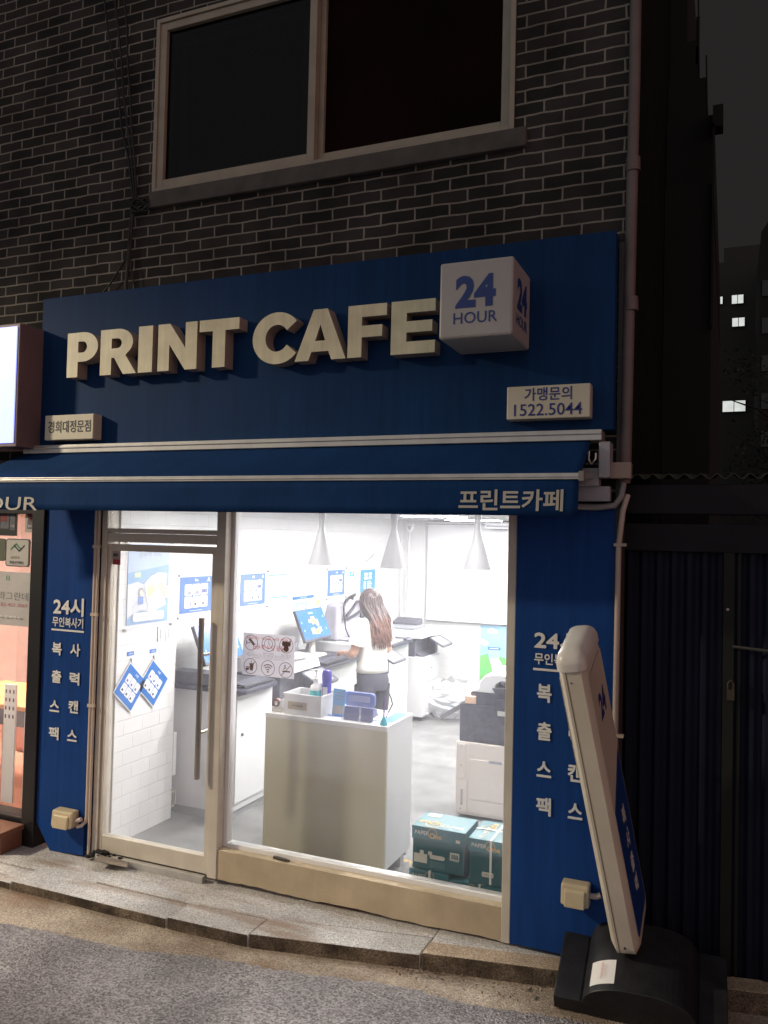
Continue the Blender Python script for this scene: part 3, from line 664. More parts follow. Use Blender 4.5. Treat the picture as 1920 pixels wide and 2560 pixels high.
b = MB(); b.box(-6.2, -4.3, 1.5, 2.3, .02, .42); obj('seat', b, mat('sofa_red', (.72, .34, .26), .7), tb, bevel=.05)
b = MB(); b.box(-6.2, -4.3, 2.1, 2.4, .42, .95); obj('backrest', b, MC['sofa_red'], tb, bevel=.06)
for (x0, x1, y, h, m_, lab) in ((-4.70, -4.57, .20, .78, whitelac, 'narrow white pegboard divider nearest the estate agent frame'), (-4.86, -4.75, .16, .98, whitelac, 'white pegboard divider further into the estate agent window'), (-4.55, -4.455, .12, .72, mat('cream_board', (.62, .56, .38), .6), 'cream pegboard divider against the black frame')):
    t = thing('pegboard', lab, 'divider', (x0, y, .02)); b = MB(); b.box(x0, x1, y, y+.015, .13, h); obj('board', b, m_, t)
    f_ = facade(y); b = MB()
    for r in range(4):
        for c in range(3):
            a = x0+(x1-x0)*(c+.5)/3; z = h-.05-.06*r; f_.rect(b, a-.006, a+.006, z-.013, z+.013, .0005, .002)
    obj('slot', b, ink, t)['kind'] = 'stuff'
# stickers on the estate agent glass
fg = facade(.008)
def on_glass(x0, x1, z0, z1): return x0, x1, z0, z1
t = thing('window_banner', 'pale grey banner sheet with pink phone number hung in the estate agent window', 'banner', (-4.75, .0, 1.35))
p0, p1 = at(-60, 1425, 0), at(97, 1570, 0)
b = MB(); fg.rect(b, p0.x, -4.445, p1.z, p0.z, .0005, .003, mat('banner_sheet', (.50, .48, .47), .6)); obj('sheet', b, MC['banner_sheet'], t)
L = MB(); text_px(L, facade(.0045), '리안라그란데', 14, 1489, 20, 112, n0=.001, m=mat('banner_grey', (.2, .23, .23), .6)); text_px(L, facade(.0045), '대리 / 02-407-3069', 18, 1511, 12, 100, n0=.001, m=mat('banner_pink', (.5, .2, .22), .6))
a = at(-50, 1538, .0045); c = at(58, 1548, .0045); facade(.0045).rect(L, a.x, c.x, c.z-.004, a.z, .0005, .0015, mat('banner_bar', (.20, .18, .18), .6)); text_px(L, facade(.003), '공인중개업소', 20, 1543, 9, 62, n0=.001, m=paper)
text_px(L, facade(.0045), 'II', 20, 1445, 12, 8, n0=.001, m=mat('banner_green', (.12, .30, .22), .6)); obj('lettering', L, ink, t)
for x, y in ((93, 1433), (89, 1563)): p = at(x, y, 0); obj('suction_cup', facade(.004).disc(MB(), p.x, p.z, .012, .0005, .004), steel, t)
t = thing('window_sign', 'rounded white plate with green and navy chevrons on the estate agent glass', 'sign', (-4.68, 0, 1.76))
p0, p1 = at(17, 1346, 0), at(73, 1418, 0)
b = MB(); fg.rrect(b, p0.x, p1.x, p1.z, p0.z, .02, .001, .012, darkgr); fg.rrect(b, p0.x+.008, p1.x-.008, p1.z+.008, p0.z-.008, .015, .0121, .0135, mat('plate_grey', (.5, .48, .44), .5)); obj('plate', b, darkgr, t)
L = MB(); cx, cz = (p0.x+p1.x)/2, (p0.z+p1.z)/2+.03; F2 = facade(.008-.0137)
for (dx, dz, s, m_) in ((-.012, .018, 1, mat('sign_green', (.03, .2, .07), .5)), (.018, -.005, -1, mat('sign_navy', (.02, .04, .09), .5))):
    F2.poly(L, [(cx+dx-.05, cz+dz-.02*s), (cx+dx, cz+dz+.02*s), (cx+dx+.05, cz+dz-.02*s), (cx+dx+.05, cz+dz-.033*s), (cx+dx, cz+dz+.006*s), (cx+dx-.05, cz+dz-.033*s)], .0003, .001, m_)
F2.text(L, '공인중개', cx-.02, cz-.065, h=.02, n0=.001); F2.text(L, '부동산거래소', cx, cz-.10, h=.024, n0=.001, bold=.02); obj('emblem', L, ink, t)
t = thing('window_sign', 'small grey poster with a dark red balloon high in the estate agent window', 'sign', (-4.52, 0, 2.1))
p0, p1 = at(63, 1280, 0), at(103, 1332, 0)
b = MB(); fg.rect(b, p0.x, -4.44, p1.z, p0.z, .001, .004, mat('plate_grey2', (.42, .38, .34), .6)); obj('sheet', b, MC['plate_grey2'], t)
L = MB(); F3 = facade(.0038); cx = (p0.x-4.44)/2; F3.rect(L, cx-.035, cx+.035, p1.z+.025, p0.z, .0003, .001, darkgr); F3.disc(L, cx, p1.z+.125, .034, .0013, .002, mat('dark_red', (.16, .01, .015), .5)); F3.poly(L, [(cx-.02, p1.z+.10), (cx, p1.z+.07), (cx+.02, p1.z+.10)], .0013, .002, MC['dark_red']); F3.text(L, 'R114', cx, p1.z+.045, h=.018, n0=.0015, m=paper)
obj('emblem', L, ink, t)
t = thing('window_sign', 'dark notice board cut off by the photo edge in the estate agent window', 'sign', (-4.82, 0, 2.0))
p0, p1 = at(-60, 1280, 0), at(41, 1340, 0)
b = MB(); fg.rect(b, p0.x, p1.x, p1.z, p0.z, .001, .012, mat('notice_dark', (.03, .03, .032), .4)); obj('board', b, MC['notice_dark'], t)
b = MB(); F4 = facade(-.0045)
F4.rect(b, p1.x-.15, p1.x-.07, p1.z+.05, p0.z-.01, .0003, .001, darkgr); F4.rect(b, p1.x-.15, p1.x-.09, p1.z+.10, p1.z+.15, .0012, .002, MC['dark_red']); F4.rect(b, p1.x-.06, p1.x-.012, p1.z+.04, p0.z-.01, .0003, .001, darkgr); F4.text(b, '서울', p1.x-.035, p1.z+.07, h=.02, n0=.0012, m=alu); obj('notice', b, darkgr, t)
t = tag(obj('window_sign', fg.rrect(MB(), at(-50, 1345, 0).x, at(14, 1345, 0).x, at(0, 1402, 0).z, at(0, 1346, 0).z, .012, .001, .01), mat('olive_plate', (.10, .11, .07), .5), loc=(-4.83, 0, 1.75)), 'olive green plate at the photo edge in the estate agent window', 'sign')
# wooden step of the neighbour
rw = mat('red_wood', (.20, .085, .05), .6, var=.25, scale=4, bump=.2)
st = thing('wooden_step', 'reddish brown wooden step in front of the estate agent', 'step', (-5, -.2, 0))
b = MB(); b.box(-6.5, -4.40, -.26, -.05, .07, .105); obj('tread', b, rw, st, bevel=.006)
b = MB(); b.box(-6.5, -4.41, -.24, -.06, -.04, .069); obj('riser', b, rw, st, bevel=.004)
# ------------------------------------------------------------------ right: corrugated gate, dark buildings, tree
fen = thing('corrugated_gate', 'dark navy corrugated metal gate and fence beside the shop', 'gate', (.3, .15, 0))
fm = mat('navy_metal', (.010, .0125, .025), .6, .0, var=.25, scale=3, spec=.15)
b = MB(); n = 0; x = -.50; P = []
while x < 2.6:
    for dx, dy in ((0, 0), (.018, -.022), (.038, -.022), (.056, 0)): P.append((x+dx, .15+dy))
    x += .073
for (xa_, ya_), (xb_, yb_) in zip(P, P[1:]): b.quad([(xa_, ya_, -.1), (xb_, yb_, -.1), (xb_, yb_, 2.12), (xa_, ya_, 2.12)])
obj('corrugated_panel', b, fm, fen)
b = MB(); b.box(-.50, 2.6, .08, .19, 2.27, 2.42); b.box(-.5, 2.6, .10, .2, 2.08, 2.22); obj('top_beam', b, mat('beam_metal', (.014, .013, .017), .6, .0, var=.2, spec=.15), fen, bevel=.004)
b = MB()
P = [(-.53+i*.0095, 2.46+.013*math.sin(i*.0095*2*math.pi/.076)) for i in range(330)]
for (xa_, za_), (xb_, zb_) in zip(P, P[1:]): b.quad([(xa_, .05, za_), (xb_, .05, zb_), (xb_, 1.6, zb_+.12), (xa_, 1.6, za_+.12)])
CR = obj('corrugated_roof', b, mat('roof_sheet', (.045, .045, .038), .7, var=.2, spec=.2), fen, smooth=70); CR.modifiers.new('thick', 'SOLIDIFY').thickness = .004
b = MB(); b.box(-.02, .03, .10, .135, -.1, 2.08); b.box(.045, .06, .11, .13, -.1, 2.08); obj('gate_post', b, mat('gate_post_metal', (.016, .017, .015), .6, .0, spec=.2), fen)
b = MB(); b.tube([(.03, .09, 1.62), (.34, .09, 1.60)], .008, 8); b.tube([(.03, .09, 1.62), (.03, .14, 1.62)], .008, 8); obj('gate_handle', b, mat('handle_dark', (.05, .05, .045), .5), fen, smooth=40)
b = MB(); b.box(.0, .035, .07, .10, 1.36, 1.41); b.tube([(.005, .085, 1.41), (.005, .085, 1.44), (.018, .085, 1.455), (.03, .085, 1.44), (.03, .085, 1.41)], .005, 8); obj('padlock', b, mat('brass', (.06, .05, .03), .5, .3), fen, smooth=30)
b = MB(); b.ball((.0, .093, 1.80), .008); obj('rivet', b, alu, fen)
dkb = mat('dark_facade', (.007, .0055, .006), .9, var=.3, scale=.6)
nb = thing('dark_building', 'nearly black building behind the corrugated gate', 'building', (.2, 2.5, 0))
b = MB(); b.box(-.495, -.142, 2.5, 8, -.1, 4.95); b.box(-.495, -.137, 2.6, 8, 4.95, 5.55); b.box(-.495, -.20, 2.7, 8, 5.55, 5.92); b.box(-.495, -.29, 2.8, 8, 5.92, 6.3); b.box(-.495, -.36, 2.8, 8, 6.3, 7.5)
obj('wall', b, dkb, nb)
b = MB(); b.box(-.145, -.07, 2.45, 2.6, 5.38, 5.55); b.box(-.145, -.13, 2.45, 2.5, 3.8, 5.4); obj('gutter_box', b, dkb, nb)
b = MB()
for z in (6.35, 6.6): b.box(-.29, -.262, 2.8, 2.83, z-.5, z-.1)
b.tube([(-.26, 2.8, 5.9), (-.285, 2.8, 7.2)], .006, 6); b.tube([(-.19, 2.7, 5.5), (-.205, 2.7, 6.1)], .006, 6); obj('railing', b, dkb, nb)
fb = thing('apartment_block', 'distant apartment block with a few lit windows under the grey night sky', 'building', (2, 32, 0))
wallm = mat('far_wall', (.030, .029, .026), .9, var=.15, scale=.3)
b = MB(); b.box(-1.2, 8, 30, 40, -1, 13.2); b.box(-.28, 1.4, 31, 38, 13.2, 14.1); obj('wall', b, wallm, fb)
lit = mat('lit_window', (.80, .84, .80), .5, var=.15, scale=3, emit=.75)
def farwin(x0, y0, x1, y1, Y=29.96):
    p, q = at(x0, y0, Y), at(x1, y1, Y); b = MB(); b.box(p.x, q.x, Y-.05, Y+.02, q.z, p.z); W = obj('window', b, wallm, fb)
    b = MB(); mid = (p.x+q.x)/2; g = .012
    b.box(p.x+g, mid-g, Y-.06, Y-.051, q.z+g, p.z-g); b.box(mid+g, q.x-g, Y-.06, Y-.051, q.z+g, p.z-g); obj('pane', b, lit, W)
farwin(1829, 739, 1859, 759); farwin(1830, 796, 1862, 816); farwin(1782, 744, 1807, 761); farwin(1776, 804, 1785, 820); farwin(1806, 1003, 1864, 1029); farwin(1776, 1016, 1781, 1030)
fb2 = thing('apartment_block', 'dark distant block with a stepped roof at the right photo edge', 'building', (6, 26, 0))
b = MB(); p = at(1902, 560, 24); b.prism([(p.x+.02, 24, -1), (12, 24, -1), (12, 24, p.z+1), (p.x+.5, 24, p.z+.5), (p.x+.02, 24, p.z-.25)], (0, 6, 0)); obj('wall', b, dkb, fb2)
q = at(1906, 700, 23.9)
for k in range(5): obj('window', MB().box(q.x, q.x+.5, 23.95, 24.0, q.z-1.2*k-.5, q.z-1.2*k), mat('unlit_window', (.008, .008, .009), .3), fb2)
# tree behind the gate: trunk, limbs and loose leaves
tr = thing('leafy_tree', 'dark leafy tree growing behind the corrugated gate before the lit windows', 'tree', (.62, 9, 0))
bark = mat('bark', (.03, .025, .02), .9); leaf = mat('leaf', (.020, .028, .014), .7, var=.4, scale=1)
b = MB(); b.tube([(.9, 9, -1), (.88, 9.05, 2), (.80, 9, 3.6), (.72, 9, 4.6)], [.13, .11, .08, .03], 8)
for k in range(16):
    a = random.uniform(0, 6.3); z = random.uniform(2.2, 4.4); e = V3((.8+math.cos(a)*random.uniform(.4, 1), 9+math.sin(a)*.8, z+random.uniform(.3, .9)))
    b.tube([(.84, 9, z), V3((.84, 9, z)).lerp(e, .5)+V3((0, 0, .1)), e], [.03, .02, .006], 5)
obj('trunk', b, bark, tr, smooth=60)
b = MB()
clumps = [V3((.75+random.gauss(0, .55), 9+random.gauss(0, .5), random.uniform(2.3, 4.9))) for _ in range(46)]
for c in clumps:
    for _ in range(42):
        p = c+V3((random.gauss(0, .16), random.gauss(0, .16), random.gauss(0, .13))); d = V3((random.uniform(-1, 1), random.uniform(-1, 1), random.uniform(-.9, .2))).normalized(); s = d.cross(V3((random.uniform(-1, 1), random.uniform(-1, 1), random.uniform(-1, 1)))).normalized(); l = random.uniform(.05, .09)
        b.quad([p, p+d*l*.5+s*l*.28, p+d*l, p+d*l*.5-s*l*.28])
obj('crown', b, leaf, tr)
# ------------------------------------------------------------------ leaning light-box sign on its black base
sd = thing('standing_sign', 'leaning white edged blue light box sign on a black plastic base by the kerb', 'standing sign', (-.4, -.2, -.08))
tilt = math.radians(23)
ew = V3((-.025, math.cos(tilt), math.sin(tilt))).normalized()
ex = V3((1, 0, 0)); ex = (ex-ew*ex.dot(ew)).normalized(); ez = ex.cross(ew)
B0 = at(1385, 2517, -.35)
def bp_(x, z, q): return B0+ex*x+ez*z+ew*q
prof = [(0, 0), (0, .072), (.122, .072), (.132, .066)]
for k in range(0, 11):
    a = math.radians(90*k/10); prof.append((.132+.21*(1-math.cos(a)), .066+.125*math.sin(a)))
prof += [(.44, .191)]
for k in range(0, 11):
    a = math.radians(90-90*k/10); prof.append((.44+.19*math.cos(a), .066+.125*math.sin(a)))
prof += [(.64, .072), (.76, .072), (.76, 0)]
basem = mat('base_black', (.013, .013, .016), .45, var=.35, scale=14, bump=.15, bscale=60)
b = MB(); b.prism([bp_(x, z, 0) for x, z in prof], ew*.40); obj('base', b, basem, sd, bevel=.004)
stk = MB()
for k in range(6):
    a0, a1 = math.radians(33+6.5*k), math.radians(33+6.5*(k+1))
    q0 = bp_(.132+.21*(1-math.cos(a0)), .067+.126*math.sin(a0), .035); q1 = bp_(.132+.21*(1-math.cos(a1)), .067+.126*math.sin(a1), .035)
    stk.quad([q0, q1, q1+ew*.13, q0+ew*.13])
SB = obj('sticker', stk, paper, sd)
pc = bp_(.132+.21*(1-math.cos(math.radians(52))), .068+.126*math.sin(math.radians(52)), .10)
fr_ = Fr(pc, -ew, (bp_(.20, .2, 0)-bp_(.14, .1, 0)))
L = MB()
B_top = at(1426, 1668, -.66); B_bot = at(1566, 2392, -.29)
eu = (B_top-B_bot); HT = eu.length; eu = eu.normalized()
ewp = (ew-eu*ew.dot(eu)).normalized(); en = ewp.cross(eu); 
if en.x < 0: en = -en
T_ = .125; W_ = .40
# shell: rounded outline in (width, height), thickness along en with chamfered edges
def sp_(q, h, n): return B_bot+ewp*q+eu*h+en*n
def outline(ins, top=.07):
    r = .05; pts = []
    for cx, cy, st in ((W_-r-ins, HT+.01-r-ins, 0), (r+ins, HT+.01-r-ins, 90), (r+ins, r+ins-.01, 180), (W_-r-ins, r+ins-.01, 270)):
        for k in range(6):
            t_ = math.radians(st+18*k); pts.append((cx+r*math.cos(t_), cy+r*math.sin(t_)))
    return pts
shell = mat('sign_shell', (.66, .60, .49), .32, var=.08, scale=3)
b = MB(); rings = [(-T_/2, .028), (-T_/2+.022, .0), (T_/2-.022, .0), (T_/2, .028)]
vs = []; 
for n_, ins in rings: vs += [sp_(q, h, n_) for q, h in outline(ins)]
k = len(outline(0)); fs = [(i*k+j, i*k+(j+1) % k, (i+1)*k+(j+1) % k, (i+1)*k+j) for i in range(3) for j in range(k)]
fs += [tuple(range(k-1, -1, -1)), tuple(3*k+j for j in range(k))]
b.add(vs, fs); SH = obj('lightbox_shell', b, shell, sd, smooth=35)
b = MB(); vs = []
for n_ in (T_/2-.010, -T_/2+.016):
    b.add([sp_(q, h, n_+.0) for q, h in outline(-.0016)], []); 
seam = MB()
for n_, w_ in ((-T_/2+.034, .004),):
    o1 = [sp_(q, h, n_) for q, h in outline(-.001)]; o2 = [sp_(q, h, n_+w_) for q, h in outline(-.001)]
    kk = len(o1); seam.add(o1+o2, [(i, (i+1) % kk, kk+(i+1) % kk, kk+i) for i in range(kk)])
obj('seam', seam, mat('seam_dark', (.16, .11, .06), .6), SH)
capb = MB()
def sect(k_, h):
    pts = []; a_, c_ = W_/2+.006, T_/2+.006; r = .045
    for cx, cy, st in ((a_-r, c_-r, 0), (-a_+r, c_-r, 90), (-a_+r, -c_+r, 180), (a_-r, -c_+r, 270)):
        for k in range(6):
            t_ = math.radians(st+18*k); pts.append(sp_(W_/2+(cx+r*math.cos(t_))*(1-(1-k_)*.55), h, (cy+r*math.sin(t_))*k_))
    return pts
hs_ = [(1, HT-.022), (1, HT+.01), (.97, HT+.02), (.90, HT+.038), (.76, HT+.054), (.55, HT+.064), (.28, HT+.069)]
vs = []
for k_, h in hs_: vs += sect(k_, h)
m_ = 24; capb.add(vs, [(i*m_+j, i*m_+(j+1) % m_, (i+1)*m_+(j+1) % m_, (i+1)*m_+j) for i in range(len(hs_)-1) for j in range(m_)]+[tuple(range(m_-1, -1, -1)), tuple((len(hs_)-1)*m_+j for j in range(m_))])
obj('end_cap', capb, mat('cap_white', (.74, .71, .66), .3), sd, smooth=70)
for side in (1, -1):
    b = MB(); fq = Fr(sp_(0, 0, side*(T_/2+.0005)), ewp*side, eu) if side == 1 else Fr(sp_(W_, 0, side*(T_/2+.0005)), -ewp, eu)
    fq.rrect(b, .045, W_-.045, .06, HT-.06, .03, .0, .002, mat('sign_face_blue', (.012, .05, .22), .35))
    fq.poly(b, [(.03, HT*.50), (.03, HT-.06), (W_-.03, HT-.06), (W_-.03, HT*.62)], .0022, .0035, shell)
    for i, s in enumerate('복사출력'): fq.text(b, s, W_/2, HT*.42-.12*i, h=.085, n0=.003, fat=.03, m=letterw)
    fq.text(b, '24', W_/2, HT*.82, h=.12, n0=.0045, bold=.05, m=navyink)
    obj('printed_face', b, MC['sign_face_blue'], SH)
for p, q in ((sp_(-.001, .045, .0), .006), (sp_(-.001, HT-.075, -.01), .004)): obj('screw', MB().ball(p, q, 8, 6), ink, SH)
fr_.text(L, '마카드', .0, .012, h=.028, wd=.08, n0=.004, m=red); obj('lettering', L, red, SB); L = MB(); fr_.text(L, '010-1588-0000', .0, -.02, h=.010, wd=.09, n0=.004, m=mat('grey_ink', (.2, .2, .25), .6)); obj('lettering', L, red, SB)
# leaf litter and grit along the gutter
b = MB()
for _ in range(150):
    x = random.choice((random.uniform(-1.5, -.8), random.gauss(-1.43, .06), random.uniform(-4, -.8))); yk = kerb_y(x); y = yk-abs(random.gauss(.02, .09)); s = random.uniform(.004, .014)*(1 if x > -1.6 else .6); a = random.uniform(0, 6.3)
    z = road_z(y, yk)+.004; d = V3((math.cos(a), math.sin(a), random.uniform(-.3, .5)))*s; e = V3((-math.sin(a), math.cos(a), random.uniform(-.3, .3)))*s*.5; c = V3((x, y, z+.003))
    b.quad([c-d, c+e, c+d, c-e], random.choice((mat('litter_brown', (.12, .06, .03), .9), mat('litter_pale', (.42, .36, .30), .9), ink)))
o = obj('leaf_litter', b, MC['litter_brown']); o['kind'] = 'stuff'; tag(o, 'dry leaf litter and grit lying along the kerb', 'litter')
# ================================================================== inside the shop
sky_blue = mat('sheet_skyblue', (.30, .52, .80), .5, var=.03); pale_blue = mat('sheet_paleblue', (.58, .72, .88), .5, var=.03)
skin_f = mat('print_skin', (.85, .66, .56), .6, var=.02); teal = mat('teal_print', (.02, .42, .45), .5); yellow = mat('yellow_note', (.80, .85, .25), .6)
grayp = mat('grey_print', (.35, .36, .4), .6); orange = mat('orange_print', (.8, .35, .15), .6)
def standoffs(fr, par, a0, a1, b0, b1):
    for a in (a0, a1):
        for c in (b0, b1): obj('standoff', MB().tube([fr.p(a, c, 0), fr.p(a, c, .022)], .009, 8), steel, par, smooth=40)
def guide_poster(name, label, fr, a0, a1, b0, b1, title, group=None, acrylic=True, par_loc=None):
    t = thing(name, label, 'poster', fr.p((a0+a1)/2, b0, 0), group)
    if acrylic:
        b = MB(); fr.rect(b, a0-.06, a1+.05, b0-.045, b1+.03, .010, .013); obj('acrylic_cover', b, acry, t); standoffs(fr, t, a0-.04, a1+.03, b0-.03, b1+.015)
    b = MB(); fr.rect(b, a0, a1, b0, b1, .001, .006); S = obj('sheet', b, postblue, t)
    w_, h_ = a1-a0, b1-b0
    L = MB(); g = .012*w_/.4
    for r in range(2):
        for c in range(3):
            x0 = a0+w_*(.13+.25*c); x1 = x0+w_*.235; z1 = b1-h_*(.20+.345*r); z0 = z1-h_*.325
            fr.rrect(L, x0, x1, z0, z1, .012*w_/.4, .0062, .007, paper)
            fr.rect(L, x0+w_*.08, x1-w_*.08, z1-h_*.05, z1-h_*.04, .0072, .0076, grayp if r == 0 else orange)
            if (r, c) == (0, 2): fr.rect(L, x0+w_*.03, x1-w_*.03, z0+h_*.06, z0+h_*.16, .0072, .0078, mat('navy_print', (.08, .10, .38), .5))
            elif r == 0: fr.poly(L, [(x0+w_*.06, z0+h_*.04), (x1-w_*.03, z0+h_*.03), (x1-w_*.05, z0+h_*.12), (x0+w_*.09, z0+h_*.13)], .0072, .0078, grayp)
            elif c == 0: fr.rect(L, x0+w_*.02, x1-w_*.05, z0+h_*.16, z0+h_*.175, .0072, .0078, grayp); fr.rect(L, x1-w_*.05, x1-w_*.03, z0+h_*.04, z0+h_*.175, .0072, .0078, navyink)
            else: fr.rect(L, x0+w_*.06, x0+w_*.12, z0+h_*.07, z0+h_*.14, .0072, .0078, ink)
    fr.text(L, title, (a0+a1)/2, b1-h_*.10, h=h_*.085, n0=.0066, bold=.04, m=paper)
    fr.disc(L, a1-w_*.11, b1-h_*.07, w_*.02, .0062, .007, paper); fr.rect(L, a1-w_*.16, a1-w_*.06, b1-h_*.14, b1-h_*.11, .0062, .007, paper)
    fr.rect(L, a0+w_*.3, a1-w_*.3, b0+h_*.045, b0+h_*.06, .0062, .007, paper)
    obj('print', L, paper, S); return t
lw = lwall(XL)
guide_poster('guide_poster', 'blue six step guide poster seen through the glass door, nearest the entrance', lw, .98, 1.40, 1.478, 1.763, '복사', 'blue guide posters on the shop wall')
guide_poster('guide_poster', 'blue six step guide poster beside a white notice with teal edges', lw, 1.84, 2.25, 1.478, 1.758, '출력', 'blue guide posters on the shop wall')
guide_poster('guide_poster', 'blue six step guide poster to the left of the small teal sticker', lw, 3.54, 3.945, 1.467, 1.745, '스캔', 'blue guide posters on the shop wall')
# white notice with teal edges
t = thing('notice', 'white notice with teal top and bottom edges on the shop wall', 'notice', lw.p(2.55, 1.5, 0))
b = MB(); lw.rect(b, 2.33, 2.62, 1.52, 1.735, .002, .006); S = obj('sheet', b, paper, t)
L = MB(); lw.rect(L, 2.32, 2.63, 1.728, 1.738, .0062, .008, teal); lw.rect(L, 2.32, 2.63, 1.516, 1.527, .0062, .008, teal); lw.rect(L, 2.612, 2.622, 1.527, 1.728, .0062, .008, teal)
for a, z in ((2.41, 1.67), (2.53, 1.675), (2.53, 1.58), (2.53, 1.555)): lw.rect(L, a-.01, a+.01, z-.006, z+.006, .0062, .008, grayp)
obj('print', L, teal, S)
t = tag(obj('wall_strip', lw.rect(MB(), 2.78, 3.22, 1.475, 1.505, .002, .008), postblue, loc=lw.p(3, 1.49, 0)), 'narrow blue lettered strip above the monitor on the shop wall', 'label strip')
b = MB(); lw.text(b, '출력은 여기에서', 2.99, 1.49, h=.018, n0=.009); o = obj('lettering', b, paper, t)
t = tag(obj('wall_sticker', lw.rect(MB(), 4.08, 4.20, 1.66, 1.715, .002, .005), teal, loc=lw.p(4.14, 1.69, 0)), 'small teal sticker between two blue posters on the shop wall', 'sticker')
b = MB(); lw.poly(b, [(4.09, 1.685), (4.13, 1.67), (4.18, 1.70), (4.14, 1.705)], .0052, .006); obj('print', b, paper, t)
t = thing('paper_holder', 'pale teal paper frame standing on the wall above the middle monitor', 'notice', lw.p(3.0, 1.33, 0)); b = MB()
mint = mat('mint_frame', (.35, .75, .68), .5)
for (a0, a1, z0, z1) in ((2.86, 3.08, 1.42, 1.445), (2.86, 2.89, 1.25, 1.42), (3.05, 3.08, 1.25, 1.42), (2.89, 3.05, 1.34, 1.36)): lw.rect(b, a0, a1, z0, z1, .002, .008)
obj('frame', b, mint, t)
tag(obj('sticky_note', lw.rect(MB(), 3.28, 3.35, 1.39, 1.45, .002, .004), yellow, loc=lw.p(3.31, 1.42, 0)), 'pale yellow note on the wall right of the mint frame', 'note')
# tall wall poster with white upper half and blue lower half
t = thing('banner_poster', 'tall hanging poster, white sketch above and light blue print below', 'poster', lw.p(4.59, 1.46, 0))
b = MB(); lw.rect(b, 4.38, 4.80, 1.46, 1.725, .003, .008); obj('blue_sheet', b, mat('cyan_blue', (.04, .26, .55), .45, var=.03), t)
L = MB()
for k in range(4): lw.rrect(L, 4.48+.09*(k % 2)*1.4, 4.57+.09*(k % 2)*1.4, 1.655-.045*(k//2), 1.69-.045*(k//2), .008, .0082, .009)
lw.rrect(L, 4.47, 4.52, 1.50, 1.59, .01, .0082, .009)
for k in range(4): lw.rect(L, 4.56, 4.70-.02*(k % 2), 1.50+.025*k, 1.512+.025*k, .0082, .009)
obj('print', L, paper, t)
b = MB(); lw.rect(b, 4.44, 4.78, 1.745, 1.96, .003, .006); Q = obj('white_sheet', b, paper, t)
L = MB()
for (a0, a1, z0, z1) in ((4.44, 4.78, 1.955, 1.96), (4.44, 4.445, 1.745, 1.96), (4.775, 4.78, 1.745, 1.96), (4.40, 4.80, 1.75, 1.757)): lw.rect(L, a0, a1, z0, z1, .0062, .0075, grayp)
for k in range(7): a = 4.50+.035*k; z = 1.80+.012*k; lw.poly(L, [(a, z), (a+.012, z), (a+.03, z+.055), (a+.02, z+.055)], .0062, .0075, grayp); lw.poly(L, [(a+.02, z+.05), (a+.03, z+.05), (a+.034, z+.01), (a+.028, z+.01)], .0062, .0075, grayp)
obj('sketch', L, grayp, Q)
# large pale blue book poster on the near wall pier
pw = lwall(-3.79)
t = thing('book_poster', 'large pale blue poster of an open book on the wall just inside the glass door', 'poster', pw.p(.4, 1.47, 0))
b = MB(); pw.rect(b, .135, .665, 1.425, 2.06, .012, .015); obj('acrylic_cover', b, acry, t); standoffs(pw, t, .15, .645, 1.44, 2.04)
A0, A1, Z0, Z1 = .178, .622, 1.470, 2.03
b = MB(); pw.rect(b, A0, A1, Z0, Z1, .001, .005); S = obj('sheet', b, mat('poster_pale', (.48, .60, .80), .5, var=.04), t)
def pp(x, y): return (A0+(A1-A0)*x, Z1-(Z1-Z0)*y)
L = MB(); n = [.0052]
def lay(pts, m_, dn=.0007): pw.poly(L, [pp(*q) for q in pts][::-1], n[0], n[0]+.0005, m_); n[0] += dn
lay([(0, .36), (1, .27), (1, 1), (0, 1)], mat('poster_mid', (.25, .43, .70), .5))
lay([(.15, .36), (.30, .35), (.31, .415), (.16, .42)], mat('note_green', (.62, .78, .50), .6))
lay([(.68, .36), (.95, .38), (.94, .52), (.70, .50)], mat('poster_white', (.70, .72, .77), .6))
lay([(0, .50), (.22, .47), (.36, .50), (.48, .60), (.52, .86), (.30, .83), (.12, .88), (0, .93)], MC['poster_white'])
lay([(.37, .50), (.55, .40), (.70, .37), (.92, .74), (.72, .78), (.55, .88), (.49, .84)], paper)
lay([(.55, .88), (.72, .78), (.92, .74), (.93, .79), (.75, .83), (.57, .91)], MC['poster_white'])
lay([(.46, .55), (.62, .50), (.65, .61), (.49, .67)], mat('book_yellow', (.80, .76, .42), .6))
lay([(.66, .53), (.80, .48), (1, .56), (1, .71), (.86, .69), (.80, .62), (.68, .57)], skin_f)
lay([(.24, .66), (.36, .66), (.36, .755), (.245, .755)], mat('dress_blue', (.10, .22, .62), .5))
lay([(.30+.062*math.cos(q*.5), .60+.055*math.sin(q*.5)) for q in range(13)], grayp)
lay([(.31+.045*math.cos(q*.5), .615+.04*math.sin(q*.5)) for q in range(13)], skin_f)
def stroke(pts, w_=.0016, m_=grayp):
    for p, q in zip(pts, pts[1:]):
        (x0, y0), (x1, y1) = pp(*p), pp(*q); d = math.hypot(x1-x0, y1-y0) or 1; nx, ny = -(y1-y0)/d*w_, (x1-x0)/d*w_
        pw.poly(L, [(x0+nx, y0+ny), (x0-nx, y0-ny), (x1-nx, y1-ny), (x1+nx, y1+ny)][::-1], n[0], n[0]+.0004, m_)
stroke([(.37, .50), (.43, .68), (.49, .84)]); stroke([(.37, .50), (.55, .40), (.70, .37), (.92, .74)]); stroke([(0, .91), (.15, .86), (.35, .83), (.52, .86)]); stroke([(.55, .86), (.70, .77), (.92, .74)])
